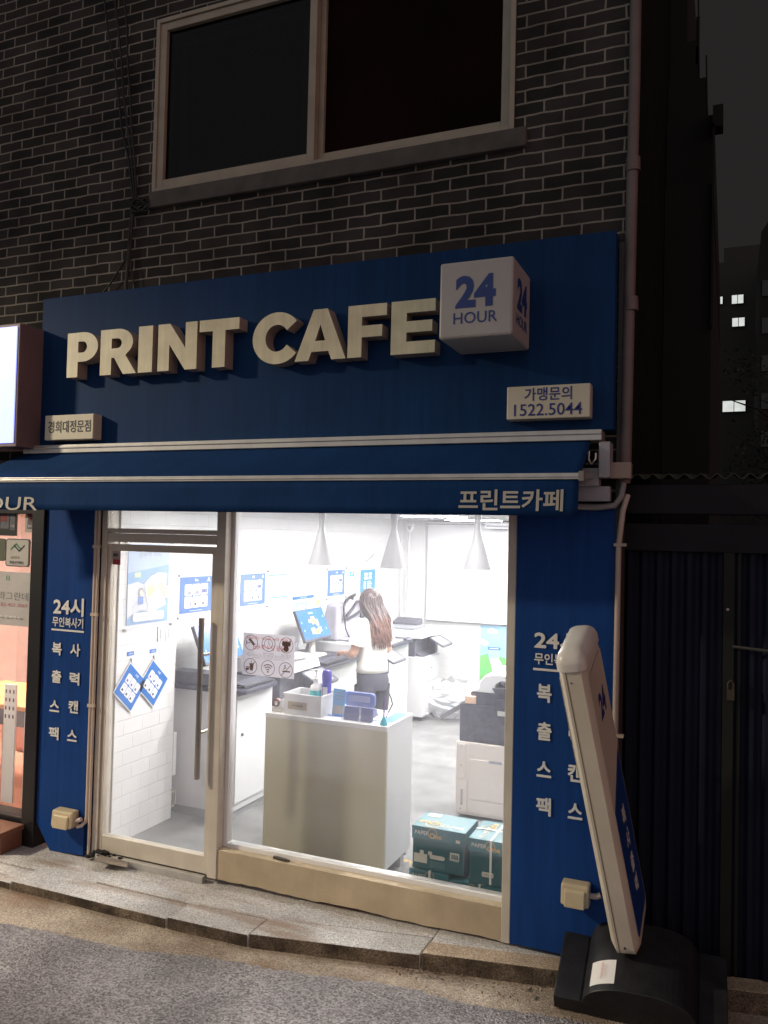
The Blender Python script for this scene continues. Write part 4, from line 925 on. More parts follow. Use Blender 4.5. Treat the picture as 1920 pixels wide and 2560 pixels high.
stroke([(.10, .79), (.20, .73), (.25, .72), (.24, .76), (.36, .75), (.37, .72)]); stroke([(.54+.09*math.cos(q*.5), .70+.05*math.sin(q*.5)-.03*math.cos(q*.5)) for q in range(13)]); stroke([(.50, .455), (.62, .425)])
n[0] += .0007
pw.rrect(L, *[pp(.12, 0)[0], pp(.88, 0)[0], pp(0, .965)[1], pp(0, .855)[1]], .022, n[0], n[0]+.0006, MC['poster_white'])
pw.text(L, '공부의 시작은 프린트카페에서', *pp(.5, .91), wd=.22, n0=n[0]+.001, m=mat('violet_ink', (.30, .30, .5), .6)); pw.text(L, '공부의 시작', *pp(.52, .135), wd=.25, n0=.0062, bold=.006, m=grayp)
obj('illustration', L, paper, S)
# light switches
t = thing('light_switch', 'white double light switch below the book poster', 'light switch', pw.p(.56, 1.37, 0))
b = MB(); pw.rect(b, .515, .60, 1.325, 1.435, .0, .010); pw.rect(b, .605, .69, 1.325, 1.435, .0, .010); obj('plate', b, whitelac, t, bevel=.003)
for a in (.535, .625): b = MB(); pw.rect(b, a, a+.045, 1.345, 1.415, .0105, .015); obj('rocker', b, mat('rocker_grey', (.62, .62, .63), .4), t, bevel=.002)
# the two tilted hanging cards
for (ac, zc, lab) in ((.235, 1.045, 'blue square guide card hung by its corner, left of the pair'), (.475, 1.035, 'blue square guide card hung by its corner, right of the pair')):
    t = thing('hanging_card', lab, 'guide card', pw.p(ac, zc, 0), 'blue cards hung by their corner')
    fr = Fr(pw.p(ac, zc, .006), V3((0, math.cos(math.radians(-42)), math.sin(math.radians(-42)))), V3((0, -math.sin(math.radians(-42)), math.cos(math.radians(-42)))))
    s = .118
    b = MB(); fr.rect(b, -s*1.05, s*1.05, -s*1.05, s*1.05, 0, .006, paper); obj('backing', b, paper, t)
    b = MB(); fr.rect(b, -s*.98, s*.98, -s*.98, s*.98, .0062, .0075); C_ = obj('sheet', b, postblue, t)
    L = MB()
    for r in range(2):
        for c in range(3):
            x0 = -s*.70+s*.48*c; z0 = s*.02-s*.62*r-s*.05
            fr.rrect(L, x0, x0+s*.44, z0, z0+s*.56, s*.08, .0077, .0085, paper)
            fr.rect(L, x0+s*.1, x0+s*.34, z0+s*.40, z0+s*.43, .0087, .009, grayp)
            fr.rect(L, x0+s*.09, x0+s*.24, z0+s*.08, z0+s*.22, .0087, .009, ink if r else MC['navy_print'])
    fr.text(L, '스캔', 0, s*.78, h=s*.16, n0=.008, bold=.03, m=paper)
    obj('print', L, paper, C_)
    b = MB(); b.tube([pw.p(ac-.012, zc+.158, .008), pw.p(ac, zc+.19, .012), pw.p(ac+.012, zc+.158, .008)], .003, 6); b.ball(pw.p(ac, zc+.19, .008), .008, 8, 6); obj('hook', b, steel, t)
    b = MB(); pw.rect(b, ac-.035, ac+.035, zc+.215, zc+.243, .0, .004, mat('tag_blue', (.05, .18, .55), .5)); pw.text(b, '사용방법', ac, zc+.229, h=.012, n0=.005, m=paper); obj('name_tag', b, MC['tag_blue'], t)
# coil of white cable and plug strip behind the pier
b = MB()
for k in range(3): b.tube([(-3.86+.02*k, .80+.03*math.cos(q*.6), .12+(.09-.015*k)*math.sin(q*.6)) for q in range(12)], .006, 6)
b.tube([(-3.87, .80, .20), (-3.90, .79, .45), (-3.86, .80, .62), (-3.92, .79, .80)], .005, 6)
tag(obj('cable_coil', b, plastic_w, smooth=60, loc=(-3.86, .8, .05)), 'coil of white cable on the floor beside the nearest white cabinet', 'cable')
tag(obj('power_strip', MB().box(-3.86, -3.80, .76, .80, .30, .62), whitelac, bevel=.004, loc=(-3.83, .78, .3)), 'white power strip fixed upright behind the wall pier', 'power strip')
# ---- desks, monitors and copiers in a row along the left wall
doorgap = mat('gap_grey', (.45, .45, .47), .6)
def desk(y0, y1, zt, label, x1=-3.35, ov=.10):
    t = thing('counter_desk', label, 'desk', (-3.65, y0, 0), 'white counter desks along the wall')
    b = MB(); b.box(XL, x1, y0, y1, .06, zt-.035); obj('cabinet', b, whitelac, t, bevel=.004)
    b = MB(); b.box(XL, x1-.03, y0+.002, y1-.002, .0, .06); obj('plinth', b, doorgap, t)
    b = MB(); b.box(x1-.001, x1+.018, y0+.03, y1-.03, .12, zt-.06); obj('cabinet_door', b, whitelac, t, bevel=.003)
    b = MB(); b.ball((x1+.026, y0+.10, .62), .012, 8, 6); obj('door_knob', b, darkgr, t)
    b = MB()
    b.prism([(XL, y0-.02, zt-.035), (x1+ov-.03, y0-.02, zt-.035), (x1+ov, y0+.02, zt-.035), (x1+ov, y1-.10, zt-.035), (x1+ov-.08, y1, zt-.035), (XL, y1, zt-.035)], (0, 0, .033)); obj('countertop', b, mat('black_top', (.045, .045, .065), .3, var=.1), t, bevel=.006)
    return t
def monitor(x, y0, y1, zt, label, off=False, zb=1.12, ztop=1.41):
    t = thing('monitor', label, 'monitor', (x-.02, (y0+y1)/2, zt), 'monitors on the counter desks')
    fr = Fr((x, y0, zb), (0, 1, 0), V3((-.125, .0, ztop-zb)))
    w_ = y1-y0; h_ = math.hypot(.125, ztop-zb)
    b = MB(); fr.rect(b, 0, w_, 0, h_, -.03, 0); H = obj('housing', b, blackpl, t, bevel=.004)
    b = MB(); fr.rect(b, .008, w_-.008, .022, h_-.008, .0005, .0015)
    sc = mat('screen_blue', (.02, .12, .42), .2, var=.05, scale=3, emit=.55)
    obj('screen', b, blackpl if off else sc, H)
    if not off:
        L = MB(); k1, k2, k3 = mat('screen_lilac', (.45, .42, .62), .3, emit=.6), mat('screen_gold', (.60, .42, .13), .3, emit=.5), mat('screen_pale', (.25, .42, .7), .3, emit=.5)
        fr.rrect(L, w_*.42, w_*.58, h_*.83, h_*.88, .006, .002, .0026, k3)
        for (a, c, e, g, m_) in ((.34, .44, .56, .66, k1), (.44, .58, .50, .74, k2), (.58, .68, .44, .64, k1), (.34, .48, .20, .40, k1), (.46, .62, .18, .34, k2), (.60, .72, .24, .40, k1)):
            fr.rect(L, w_*a, w_*c, h_*e, h_*g, .002+.0007*(m_ is k2), .0026+.0007*(m_ is k2), m_)
        for (a, z) in ((.08, .60), (.1, .35), (.92, .7), (.9, .3)): fr.rect(L, w_*a-.006, w_*a+.006, h_*z-.01, h_*z+.01, .002, .0026, k3)
        obj('display', L, k1, H)
    b = MB(); ym = (y0+y1)/2; b.hexa([(x-.16, ym-.10, zt), (x+.04, ym-.10, zt), (x+.04, ym+.10, zt), (x-.16, ym+.10, zt), (x-.13, ym-.08, zt+.02), (x+.02, ym-.08, zt+.02), (x+.02, ym+.08, zt+.02), (x-.13, ym+.08, zt+.02)])
    b.box(x-.09, x-.06, ym-.04, ym+.04, zt+.015, zb+.1); obj('stand', b, plastic_w, t, bevel=.003)
    return t
def keyboard(x, y, z, label, L_=.42, rot=0):
    t = thing('keyboard', label, 'keyboard', (x, y, z), 'keyboards on the counter desks')
    b = MB(); b.hexa([(x-.07, y-L_/2, z), (x+.07, y-L_/2, z), (x+.07, y+L_/2, z), (x-.07, y+L_/2, z), (x-.07, y-L_/2, z+.028), (x+.07, y-L_/2, z+.014), (x+.07, y+L_/2, z+.014), (x-.07, y+L_/2, z+.028)]); obj('case', b, blackpl, t, bevel=.003)
    b = MB()
    for r in range(5):
        for c in range(15):
            xx = x-.056+.0235*r; yy = y-L_/2+.015+(L_-.03)*c/15; zz = z+.026-.0028*r; b.box(xx, xx+.018, yy, yy+.021, zz-.002, zz+.004)
    K = obj('keys', b, darkgr, t); K['kind'] = 'stuff'
def copier(y0, y1, label, x1=-3.22, zs=(.70, .94, 1.06), far=False, panel=True):
    t = thing('copier', label, 'copier', (-3.6, y0, 0), 'white office copiers along the wall')
    z1, z2, z3 = zs; x0 = XL+.06
    b = MB(); b.box(x0, x1, y0, y1, .05, z1); obj('body', b, whitelac, t, bevel=.008)
    b = MB()
    for x in (x0+.05, x1-.05):
        for y in (y0+.06, y1-.06): b.tube([(x, y-.015, .025), (x, y+.015, .025)], .025, 10)
    obj('caster', b, darkgr, t)
    b = MB()
    for k in range(4): b.box(x1-.003, x1+.012, y0+.012, y1-.012, .07+.092*k, .155+.092*k)
    b.box(x1-.003, x1+.012, y0+.012, y1-.012, .445, z1-.012); obj('drawer', b, whitelac, t, bevel=.005)
    b = MB(); b.box(x1+.012, x1+.0135, y0+.2, y0+.27, .585, .6, grayp); b.box(x1+.012, x1+.0135, y0+.05, y0+.06, .40, .43, grayp); obj('badge', b, grayp, t)
    b = MB(); b.box(x0+.02, x1-.12, y0+.02, y1-.02, z1, z2); b.box(x1-.14, x1-.02, y1-.10, y1-.02, z1, z2)
    b.hexa([(x1-.20, y0+.05, z1), (x1-.02, y0+.05, z1), (x1-.02, y1-.05, z1), (x1-.20, y1-.05, z1), (x1-.20, y0+.05, z1+.07), (x1-.05, y0+.05, z1+.015), (x1-.05, y1-.05, z1+.015), (x1-.20, y1-.05, z1+.07)])
    obj('paper_exit', b, darkgr, t, bevel=.004)
    b = MB(); b.hexa([(x0, y0-.03, z2), (x1-.02, y0-.03, z2+.02), (x1-.02, y1+.03, z2+.02), (x0, y1+.03, z2), (x0, y0-.03, z3+.01), (x1-.06, y0-.03, z3), (x1-.06, y1+.03, z3), (x0, y1+.03, z3+.01)]); obj('scanner', b, whitelac, t, bevel=.014)
    b = MB(); b.box(x0+.05, x1-.15, y0+.06, y1-.10, z3+.008, z3+.028, grayp); b.hexa([(x0+.12, y1-.22, z3+.026), (x1-.22, y1-.22, z3+.026), (x1-.22, y1-.02, z3+.026), (x0+.12, y1-.02, z3+.026), (x0+.12, y1-.22, z3+.05), (x1-.22, y1-.22, z3+.05), (x1-.22, y1-.02, z3+.10), (x0+.12, y1-.02, z3+.10)]); obj('document_feeder', b, darkgr, t, bevel=.006)
    if panel:
        ym = y1-.18
        fr = Fr((x1+.0, ym-.17, z2+.04), (0, 1, 0), V3((-.14, 0, .10)))
        fr = Fr((x1+.17, ym-.17, z2-.075), (0, 1, 0), V3((-.17, 0, .09)))
        b = MB(); fr.rrect(b, 0, .36, 0, .20, .02, -.022, 0); P_ = obj('control_panel', b, darkgr, t, bevel=.004)
        b = MB(); fr.rect(b, .02, .29, .025, .18, .0005, .002); obj('touch_screen', b, mat('panel_pale', (.55, .56, .60), .25), P_)
    return t
desk(.855, 1.42, .97, 'white counter desk with black top nearest the glass door')
tag(obj('desk_box', MB().box(-3.93, -3.52, .87, 1.02, .972, 1.06), darkgr, bevel=.004, loc=(-3.7, .9, 1.0)), 'low dark grey cash unit at the near end of the first counter desk', 'cash unit')
monitor(-3.60, .86, 1.40, .972, 'blue screen monitor on the counter desk seen through the glass door')
keyboard(-3.36, 1.12, .972, 'keyboard lying under the monitor nearest the glass door', .40)
b = MB(); fr = Fr((-3.42, .90, 1.002), (0, 1, 0), (-1, 0, 0)); 
copier(1.50, 2.02, 'white topped dark copier between the two blue screen monitors', zs=(.72, .97, 1.09))
b = MB(); b.hexa([(-3.5, 1.62, 1.10), (-3.24, 1.62, 1.10), (-3.24, 1.88, 1.10), (-3.5, 1.88, 1.10), (-3.5, 1.62, 1.105), (-3.24, 1.62, 1.105), (-3.24, 1.88, 1.105), (-3.5, 1.88, 1.105)])
t = tag(obj('price_sheet', b, paper, loc=(-3.37, 1.75, 1.1)), 'white sheet with a dark wedge print lying on the first copier', 'paper')
b = MB(); b.prism([(-3.30, 1.66, 1.1056), (-3.27, 1.72, 1.1056), (-3.38, 1.80, 1.1056), (-3.42, 1.79, 1.1056)], (0, 0, .001), grayp); b.prism([(-3.27, 1.78, 1.1056), (-3.255, 1.80, 1.1056), (-3.34, 1.86, 1.1056), (-3.35, 1.84, 1.1056)], (0, 0, .001), sky_blue); obj('print', b, grayp, t)
desk(2.12, 3.02, .97, 'white counter desk with black top in front of the woman')
monitor(-3.60, 2.43, 2.97, .97, 'blue screen monitor with gold and lilac icons beside the tote bag')
keyboard(-3.33, 2.42, .972, 'black keyboard under the hands of the woman', .46)
tag(obj('leaflet', MB().box(-3.47, -3.44+.0, 2.10, 2.35, .971, .975), sky_blue, loc=(-3.45, 2.2, .971)), 'blue and white leaflet lying beside the keyboard of the woman', 'leaflet')
copier(3.10, 3.62, 'white copier half hidden behind the woman', zs=(.70, .94, 1.05))
desk(3.72, 4.42, .98, 'white counter desk with curved black top behind the woman')
monitor(-3.62, 3.85, 4.33, .98, 'dark monitor with the screen off behind the head of the woman', off=True, zb=1.06, ztop=1.40)
tag(obj('sticky_note', lw.rect(MB(), 4.14, 4.24, 1.36, 1.45, .10, .104), yellow, loc=(-3.84, 4.2, 1.4)), 'bright yellow note above the switched off monitor', 'note')
b = MB(); fr = Fr((-3.30, 3.80, .981), (0, 1, 0), (-1, 0, 0)); fr.rrect(b, 0, .36, 0, .22, .04, .0, .006); tag(obj('paper_sheet', b, paper, loc=(-3.4, 3.98, .981)), 'rounded white sheet on the curved black desk top', 'paper')
tag(obj('mouse', MB().ball((-3.27, 4.22, .985), (.045, .06, .025), 14, 8), darkgr, smooth=60, loc=(-3.27, 4.22, .98)), 'dark computer mouse on the curved black desk top', 'mouse')
copier(4.60, 5.16, 'tall white copier with four drawers nearest the roller blind', zs=(.735, .93, 1.035))
# tote bag on the far end of the middle desk
bag = thing('tote_bag', 'pale grey tote bag with black straps standing on the copier beside the woman', 'bag', (-3.6, 3.42, .975))
b = MB(); b.hexa([(-3.80, 3.08, 1.06), (-3.60, 3.08, 1.06), (-3.60, 3.72, 1.06), (-3.80, 3.72, 1.06), (-3.76, 3.14, 1.43), (-3.62, 3.14, 1.43), (-3.62, 3.70, 1.43), (-3.76, 3.70, 1.43)]); bmx = obj('cloth', b, mat('tote_grey', (.40, .39, .45), .9, var=.12, scale=9, bump=.3), bag, bevel=.03, smooth=60)
b = MB()
def strap(pts, w_=.016):
    pts = [V3(p) for p in pts]
    for p, q in zip(pts, pts[1:]):
        d = (q-p).normalized(); s = d.cross(V3((1, 0, 0))).normalized()*w_; e = V3((.006, 0, 0))
        b.hexa([p-s-e, p-s+e, q-s+e, q-s-e, p+s-e, p+s+e, q+s+e, q+s-e])
xx = -3.585
strap([(xx, 3.196, 1.40), (xx, 3.210, 1.30), (xx, 3.279, 1.27), (xx, 3.444, 1.29), (xx, 3.610, 1.33)], .014); strap([(xx, 3.196, 1.40), (xx, 3.238, 1.46), (xx, 3.334, 1.49), (xx, 3.417, 1.47)]); strap([(xx, 3.265, 1.30), (xx, 3.417, 1.37), (xx, 3.500, 1.43), (xx, 3.610, 1.43), (xx, 3.624, 1.32), (xx, 3.596, 1.10)]); strap([(xx, 3.334, 1.49), (xx, 3.403, 1.50), (xx, 3.472, 1.51)])
obj('strap', b, blackpl, bag)
b = MB(); b.tube([(xx, 3.224, 1.28), (xx+.004, 3.238, 1.18), (xx+.005, 3.320, 1.09), (xx+.005, 3.444, 1.07), (xx+.004, 3.541, 1.12), (xx, 3.596, 1.20)], .008, 6); obj('cord', b, blackpl, bag, smooth=50)
# ------------------------------------------------------------------ the woman
def skin_mesh(name, pts, edges, radii, root=0, levels=2):
    me = bpy.data.meshes.new(name); me.from_pydata([V3(p) for p in pts], edges, [])
    o = bpy.data.objects.new(name, me); COL.objects.link(o)
    md = o.modifiers.new('s', 'SKIN'); md.use_smooth_shade = True
    for i, r in enumerate(radii):
        r = r if isinstance(r, tuple) else (r, r); me.skin_vertices[0].data[i].radius = r; me.skin_vertices[0].data[i].use_root = (i == root)
    sb_ = o.modifiers.new('d', 'SUBSURF'); sb_.levels = levels; sb_.render_levels = levels
    bpy.context.view_layer.update()
    m2 = bpy.data.meshes.new_from_object(o.evaluated_get(bpy.context.evaluated_depsgraph_get()))
    b = MB(); b.v = [v.co.copy() for v in m2.vertices]; b.f = [tuple(p.vertices) for p in m2.polygons]; b.m = [None]*len(b.f)
    bpy.data.objects.remove(o); bpy.data.meshes.remove(me); bpy.data.meshes.remove(m2); return b
WP = V3((-2.88, 2.33, 0)); HEAD = math.radians(158)     # heading: toward the desk, a little away from the street
fw_ = V3((math.cos(HEAD), math.sin(HEAD), 0)); lf_ = V3((-math.sin(HEAD), math.cos(HEAD), 0))
def W3(f, l, u): return WP+fw_*f+lf_*l+V3((0, 0, u))
wm = thing('person', 'woman with long wavy brown hair, white T-shirt and dark trousers typing at the middle desk', 'person', WP)
skinm = mat('skin', (.62, .36, .26), .5, var=.06, scale=10)
shirt = mat('white_tshirt', (.80, .78, .74), .85, var=.03, bump=.3, bscale=14)
trous = mat('dark_trousers', (.055, .055, .075), .8, var=.15, bump=.3, bscale=25)
hairm = mat('dark_brown_hair', (.055, .036, .036), .45, var=.35, scale=30)
hairt = mat('brown_hair_ends', (.16, .08, .06), .45, var=.3, scale=30)
hl = W3(.25, .085, 1.075); hr = W3(.25, -.11, 1.075)
elL = W3(.015, .225, 1.09); elR = W3(.02, -.225, 1.09)
P = [W3(0, 0, .90), W3(0, 0, 1.02), W3(-.005, 0, 1.18), W3(-.01, 0, 1.32), W3(.0, 0, 1.385), W3(.015, 0, 1.43), W3(.03, 0, 1.50),
     W3(-.005, .14, 1.355), elL, W3(.14, .165, 1.085), hl, W3(-.005, -.14, 1.355), elR, W3(.14, -.175, 1.085), hr,
     W3(.0, .09, .84), W3(.015, .095, .48), W3(-.02, .10, .09), W3(.10, .11, .035), W3(.0, -.09, .84), W3(.015, -.095, .48), W3(-.02, -.10, .09), W3(.10, -.11, .035)]
Eg = [(0, 1), (1, 2), (2, 3), (3, 4), (4, 5), (5, 6), (3, 7), (7, 8), (8, 9), (9, 10), (3, 11), (11, 12), (12, 13), (13, 14), (0, 15), (15, 16), (16, 17), (17, 18), (0, 19), (19, 20), (20, 21), (21, 22)]
Rd = [.10, .09, .085, .08, .05, .05, .05, .05, .038, .032, .024, .05, .038, .032, .024, .08, .055, .036, .03, .08, .055, .036, .03]
b = skin_mesh('body', P, Eg, Rd)
# head with nose, ears and chin, set on the neck and tipped toward the keyboard
hc = W3(.045, .0, 1.525); hd = (fw_*.94-V3((0, 0, .28))).normalized(); hu = (V3((0, 0, 1))-hd*hd.z).normalized(); hs = hd.cross(hu)
def H3(f, s_, u): return hc+hd*f+hs*s_+hu*u
vs = []; n_, k_ = 20, 14
for i in range(k_+1):
    t_ = math.pi*i/k_
    for j in range(n_):
        q = 2*math.pi*j/n_; z = -math.cos(t_); r = math.sin(t_); f = r*math.cos(q); s_ = r*math.sin(q)
        wz = .078 if z > -.2 else .078*(1-.35*(-.2-z)/.8)
        ff = f*(.095 if f < 0 else .09); 
        if f > .8 and abs(z+.12) < .2: ff += .018*(1-abs(z+.12)/.2)
        vs.append(H3(ff, s_*wz, z*.115))
b.add(vs, [(i*n_+j, i*n_+(j+1) % n_, (i+1)*n_+(j+1) % n_, (i+1)*n_+j) for i in range(k_) for j in range(n_)])
for s_ in (1, -1): b.ball(H3(-.005, s_*.078, -.01), (.018, .010, .028), 8, 6)
# hands: palm and five separate fingers curled over the keys
def hand(w_, side):
    d = (fw_*.9-lf_*side*.25-V3((0, 0, .12))).normalized(); sx = lf_*side; dn = V3((0, 0, -1))
    pc = w_+d*.045
    b.hexa([w_-sx*.024-V3((0, 0, .012)), w_+sx*.024-V3((0, 0, .012)), pc+d*.04+sx*.036-V3((0, 0, .010)), pc+d*.04-sx*.036-V3((0, 0, .010)), w_-sx*.022+V3((0, 0, .014)), w_+sx*.022+V3((0, 0, .014)), pc+d*.04+sx*.034+V3((0, 0, .012)), pc+d*.04-sx*.034+V3((0, 0, .012))])
    for k, (off, L_) in enumerate(((-.028, .068), (-.009, .076), (.010, .072), (.028, .056))):
        a = pc+d*.036+sx*off; b.tube([a, a+d*L_*.45+V3((0, 0, .008)), a+d*L_*.8-V3((0, 0, .012)), a+d*L_-V3((0, 0, .032))], [.0095, .009, .008, .006], 8)
    a = w_+d*.03-sx*.03; b.tube([a, a-sx*.022+d*.022-V3((0, 0, .008)), a-sx*.022+d*.055-V3((0, 0, .022))], [.012, .010, .007], 8)
hand(hl, 1); hand(hr, -1)
obj('body', b, skinm, wm, smooth=70)
# eyes, brows, mouth
b = MB()
for s_ in (1, -1): b.ball(H3(.083, s_*.032, .006), (.008, .010, .006), 8, 6)
obj('eye', b, ink, wm, smooth=60)
b = MB(); b.ball(H3(.088, 0, -.062), (.008, .022, .007), 10, 6); obj('mouth', b, mat('lip', (.5, .18, .16), .5), wm, smooth=60)
# T-shirt: rings around the torso, hem flared, with two sleeves
def tube_cloth(b, rings, n=28, folds=.0):
    k = len(b.v)
    for i, (c, rf, rl, ax) in enumerate(rings):
        for j in range(n):
            q = 2*math.pi*j/n; wv = 1+folds*math.sin(q*7+i*.9)*(.4+.6*i/len(rings))
            b.v.append(c+ax[0]*(rf*math.cos(q)*wv)+ax[1]*(rl*math.sin(q)*wv))
    for i in range(len(rings)-1):
        for j in range(n): b.f.append((k+i*n+j, k+i*n+(j+1) % n, k+(i+1)*n+(j+1) % n, k+(i+1)*n+j)); b.m.append(None)
ax = (fw_, lf_)
b = MB()
tube_cloth(b, [(W3(.005, 0, 1.425), .060, .064, ax), (W3(0, 0, 1.405), .07, .10, ax), (W3(-.005, 0, 1.38), .085, .145, ax), (W3(-.01, 0, 1.34), .10, .16, ax), (W3(-.008, 0, 1.27), .108, .155, ax), (W3(-.002, 0, 1.18), .106, .146, ax), (W3(0, 0, 1.08), .108, .142, ax), (W3(0, 0, .99), .116, .150, ax), (W3(0, 0, .935), .122, .156, ax), (W3(0, 0, .93), .112, .146, ax)], 40, .03)
def sleeve(sh, el, side):
    d = (el-sh).normalized(); a = d.cross(fw_).normalized(); c = a.cross(d)
    tube_cloth(b, [(sh-d*.05, .042, .046, (c, a)), (sh, .064, .060, (c, a)), (sh+d*.07, .066, .062, (c, a)), (sh+d*.13, .068, .064, (c, a)), (sh+d*.185, .072, .068, (c, a)), (sh+d*.186, .062, .058, (c, a))], 20, .025)
sleeve(W3(-.005, .148, 1.352), elL, 1); sleeve(W3(-.005, -.148, 1.352), elR, -1)
obj('tshirt', b, shirt, wm, smooth=80)
b = MB(); tube_cloth(b, [(W3(0, 0, .985), .10, .130, ax), (W3(-.005, 0, .93), .108, .145, ax), (W3(-.015, 0, .86), .122, .16, ax), (W3(-.01, 0, .78), .11, .16, ax)], 32, .012)
for s_ in (1, -1): tube_cloth(b, [(W3(-.005, s_*.085, .82), .105, .09, ax), (W3(0, s_*.09, .65), .095, .085, ax), (W3(.01, s_*.095, .48), .078, .072, ax), (W3(0, s_*.10, .25), .075, .068, ax), (W3(-.005, s_*.10, .07), .08, .07, ax)], 20, .02)
obj('trousers', b, trous, wm, smooth=80)
b = MB()
for s_ in (1, -1): b.hexa([W3(-.08, s_*.1-.04, 0), W3(-.08, s_*.1+.04, 0), W3(.16, s_*.1+.04, 0), W3(.16, s_*.1-.04, 0), W3(-.07, s_*.1-.035, .08), W3(-.07, s_*.1+.035, .08), W3(.13, s_*.1+.035, .045), W3(.13, s_*.1-.035, .045)])
obj('shoe', b, plastic_w, wm, bevel=.015)
# hair: cap plus many tapered wavy locks falling to the middle of the back
b = MB(); vs = []
for i in range(11):
    t_ = math.radians(118)*i/10
    for j in range(24):
        q = 2*math.pi*j/24; f = math.sin(t_)*math.cos(q); s_ = math.sin(t_)*math.sin(q); z = math.cos(t_)
        if f > .25 and z < .55: f = .25+(f-.25)*.25*max(0, (z+.2))
        vs.append(H3(f*.112-.008, s_*.098, z*.125+.012))
b.add(vs, [(i*24+j, i*24+(j+1) % 24, (i+1)*24+(j+1) % 24, (i+1)*24+j) for i in range(10) for j in range(24)])
rnd = random.Random(5)
for k in range(210):
    q = math.radians(rnd.uniform(62, 298)); z0 = rnd.uniform(-.25, .75); r0 = math.sqrt(max(.05, 1-z0*z0))
    p0 = H3(math.cos(q)*r0*.112-.008, math.sin(q)*r0*.098, z0*.125+.012)
    lat = math.sin(q); end = rnd.uniform(1.14, 1.27)
    outw = .055+.035*abs(math.cos(q))+rnd.uniform(0, .03)
    pts = [p0]; base_f = -.065-rnd.uniform(.0, .045); base_l = -lat*rnd.uniform(.03, .10)
    ph = rnd.uniform(0, 6.3); m = 9
    for i in range(1, m+1):
        u = i/m; zz = p0.z+(end-p0.z)*u
        tgt = W3(base_f-.035*u, base_l*(1+.12*u), zz); near = V3((p0.x, p0.y, zz))+(-hd*0+V3((0, 0, 0)))
        s_ = min(1, u*1.5); p = near.lerp(tgt, s_*s_*(3-2*s_)); wv = .017*u
        pts.append(p+lf_*wv*math.sin(ph+u*9)+fw_*wv*math.cos(ph+u*9))
    rr = rnd.uniform(.009, .015)
    k0 = int(m*rnd.uniform(.5, .7))
    b.tube(pts[:k0+1], [rr*(.6+.4*min(1, i/2)) for i in range(k0+1)], 5, None)
    b.tube(pts[k0:], [rr*(1-.85*(i/(m-k0))) for i in range(m-k0+1)], 5, hairt)
obj('hair', b, hairm, wm, smooth=80)
# ------------------------------------------------------------------ reception counter and what stands on it
ct = thing('reception_counter', 'chest high white counter with a shade tinted front standing just behind the shop window', 'counter', (-2.33, .6, 0))
CX0, CX1, CY0, CY1, CZ = -2.775, -1.915, .36, .80, .955
b = MB(); b.box(CX0, CX1, CY0, CY0+.02, .03, CZ-.03, mat('shaded_laminate', (.56, .54, .42), .35, var=.02)); b.box(CX0+.004, CX0+.02, CY0+.021, CY1, .03, CZ-.03); b.box(CX1-.02, CX1-.0, CY0+.021, CY1-.0, .075, CZ-.03); b.box(CX0+.021, CX1-.021, CY1-.02, CY1-.001, .03, CZ-.03); obj('panel', b, whitelac, ct, bevel=.002)  # front toned darker than the white sides, its shade put into the colour
b = MB(); b.box(CX0-.002, CX1+.002, CY0-.003, CY1+.002, CZ-.029, CZ); obj('counter_top', b, whitelac, ct, bevel=.002)
b = MB(); b.box(CX1-.03, CX1-.012, CY0+.30, CY0+.36, .0, .075).box(CX0+.03, CX0+.07, CY0+.05, CY0+.09, 0, .03); obj('leg', b, mat('leg_grey', (.55, .54, .56), .4), ct)
b = MB(); b.box(-2.45, -1.93, .47, .78, CZ+.0004, CZ+.0015, postblue); b.box(-2.40, -2.02, .50, .74, CZ+.0016, CZ+.0022, paper)
tag(obj('desk_mat', b, postblue, loc=(-2.2, .6, CZ)), 'blue and white printed sheet lying on the reception counter', 'printed sheet')
frost = sheet_film('frosted_plastic', (.86, .86, .88), .28)
bk = thing('plastic_basket', 'frosted white plastic basket with a beige label on the counter corner', 'basket', (-2.52, .46, CZ))
b = MB(); x0, x1, y0, y1, z0, z1 = -2.655, -2.385, .385, .60, CZ, CZ+.135
for (a0, a1, c0, c1) in ((x0, x1, y0, y0+.006), (x0, x1, y1-.006, y1), (x0, x0+.006, y0+.006, y1-.006), (x1-.006, x1, y0+.006, y1-.006)): b.box(a0, a1, c0, c1, z0+.004, z1 if a0 != x0 or c0 == y0 else z1)
b.box(x0, x1, y0, y1, z0, z0+.0035); obj('tub', b, frost, bk)
b = MB(); b.box(x0-.006, x1+.006, y0-.006, y0-.001, z1-.012, z1).box(x0-.006, x1+.006, y1+.001, y1+.006, z1-.012, z1).box(x0-.006, x0-.001, y0, y1, z1-.012, z1).box(x1+.001, x1+.006, y0, y1, z1-.012, z1); obj('rim', b, frost, bk)
b = MB(); b.box(x0+.03, x0+.17, y0-.0025, y0-.0006, z0+.035, z0+.085, mat('label_beige', (.42, .36, .27), .6)); Lb = obj('label_strip', b, MC['label_beige'], bk)
b = MB(); facade(y0-.0026).text(b, '사무용품함', x0+.10, z0+.06, wd=.08, n0=.0008, bold=.01); obj('lettering', b, mat('brown_ink', (.12, .07, .04), .6), Lb)
pb = thing('pump_bottle', 'white pump bottle with a teal label standing in the basket', 'bottle', (-2.49, .50, CZ+.006))
cb_ = V3((-2.485, .50, CZ+.006)); b = MB(); b.lathe([(.036, 0), (.038, .01), (.038, .15), (.034, .172), (.016, .185), (.014, .20)], cb_, 20); obj('bottle', b, whitelac, pb, smooth=50)
b = MB(); b.lathe([(.017, .198), (.017, .22), (.007, .224), (.006, .262), (.014, .264), (.014, .278)], cb_, 14); b.tube([cb_+V3((0, 0, .272)), cb_+V3((-.035, -.01, .270)), cb_+V3((-.042, -.012, .262))], .006, 8); obj('pump', b, whitelac, pb, smooth=50)
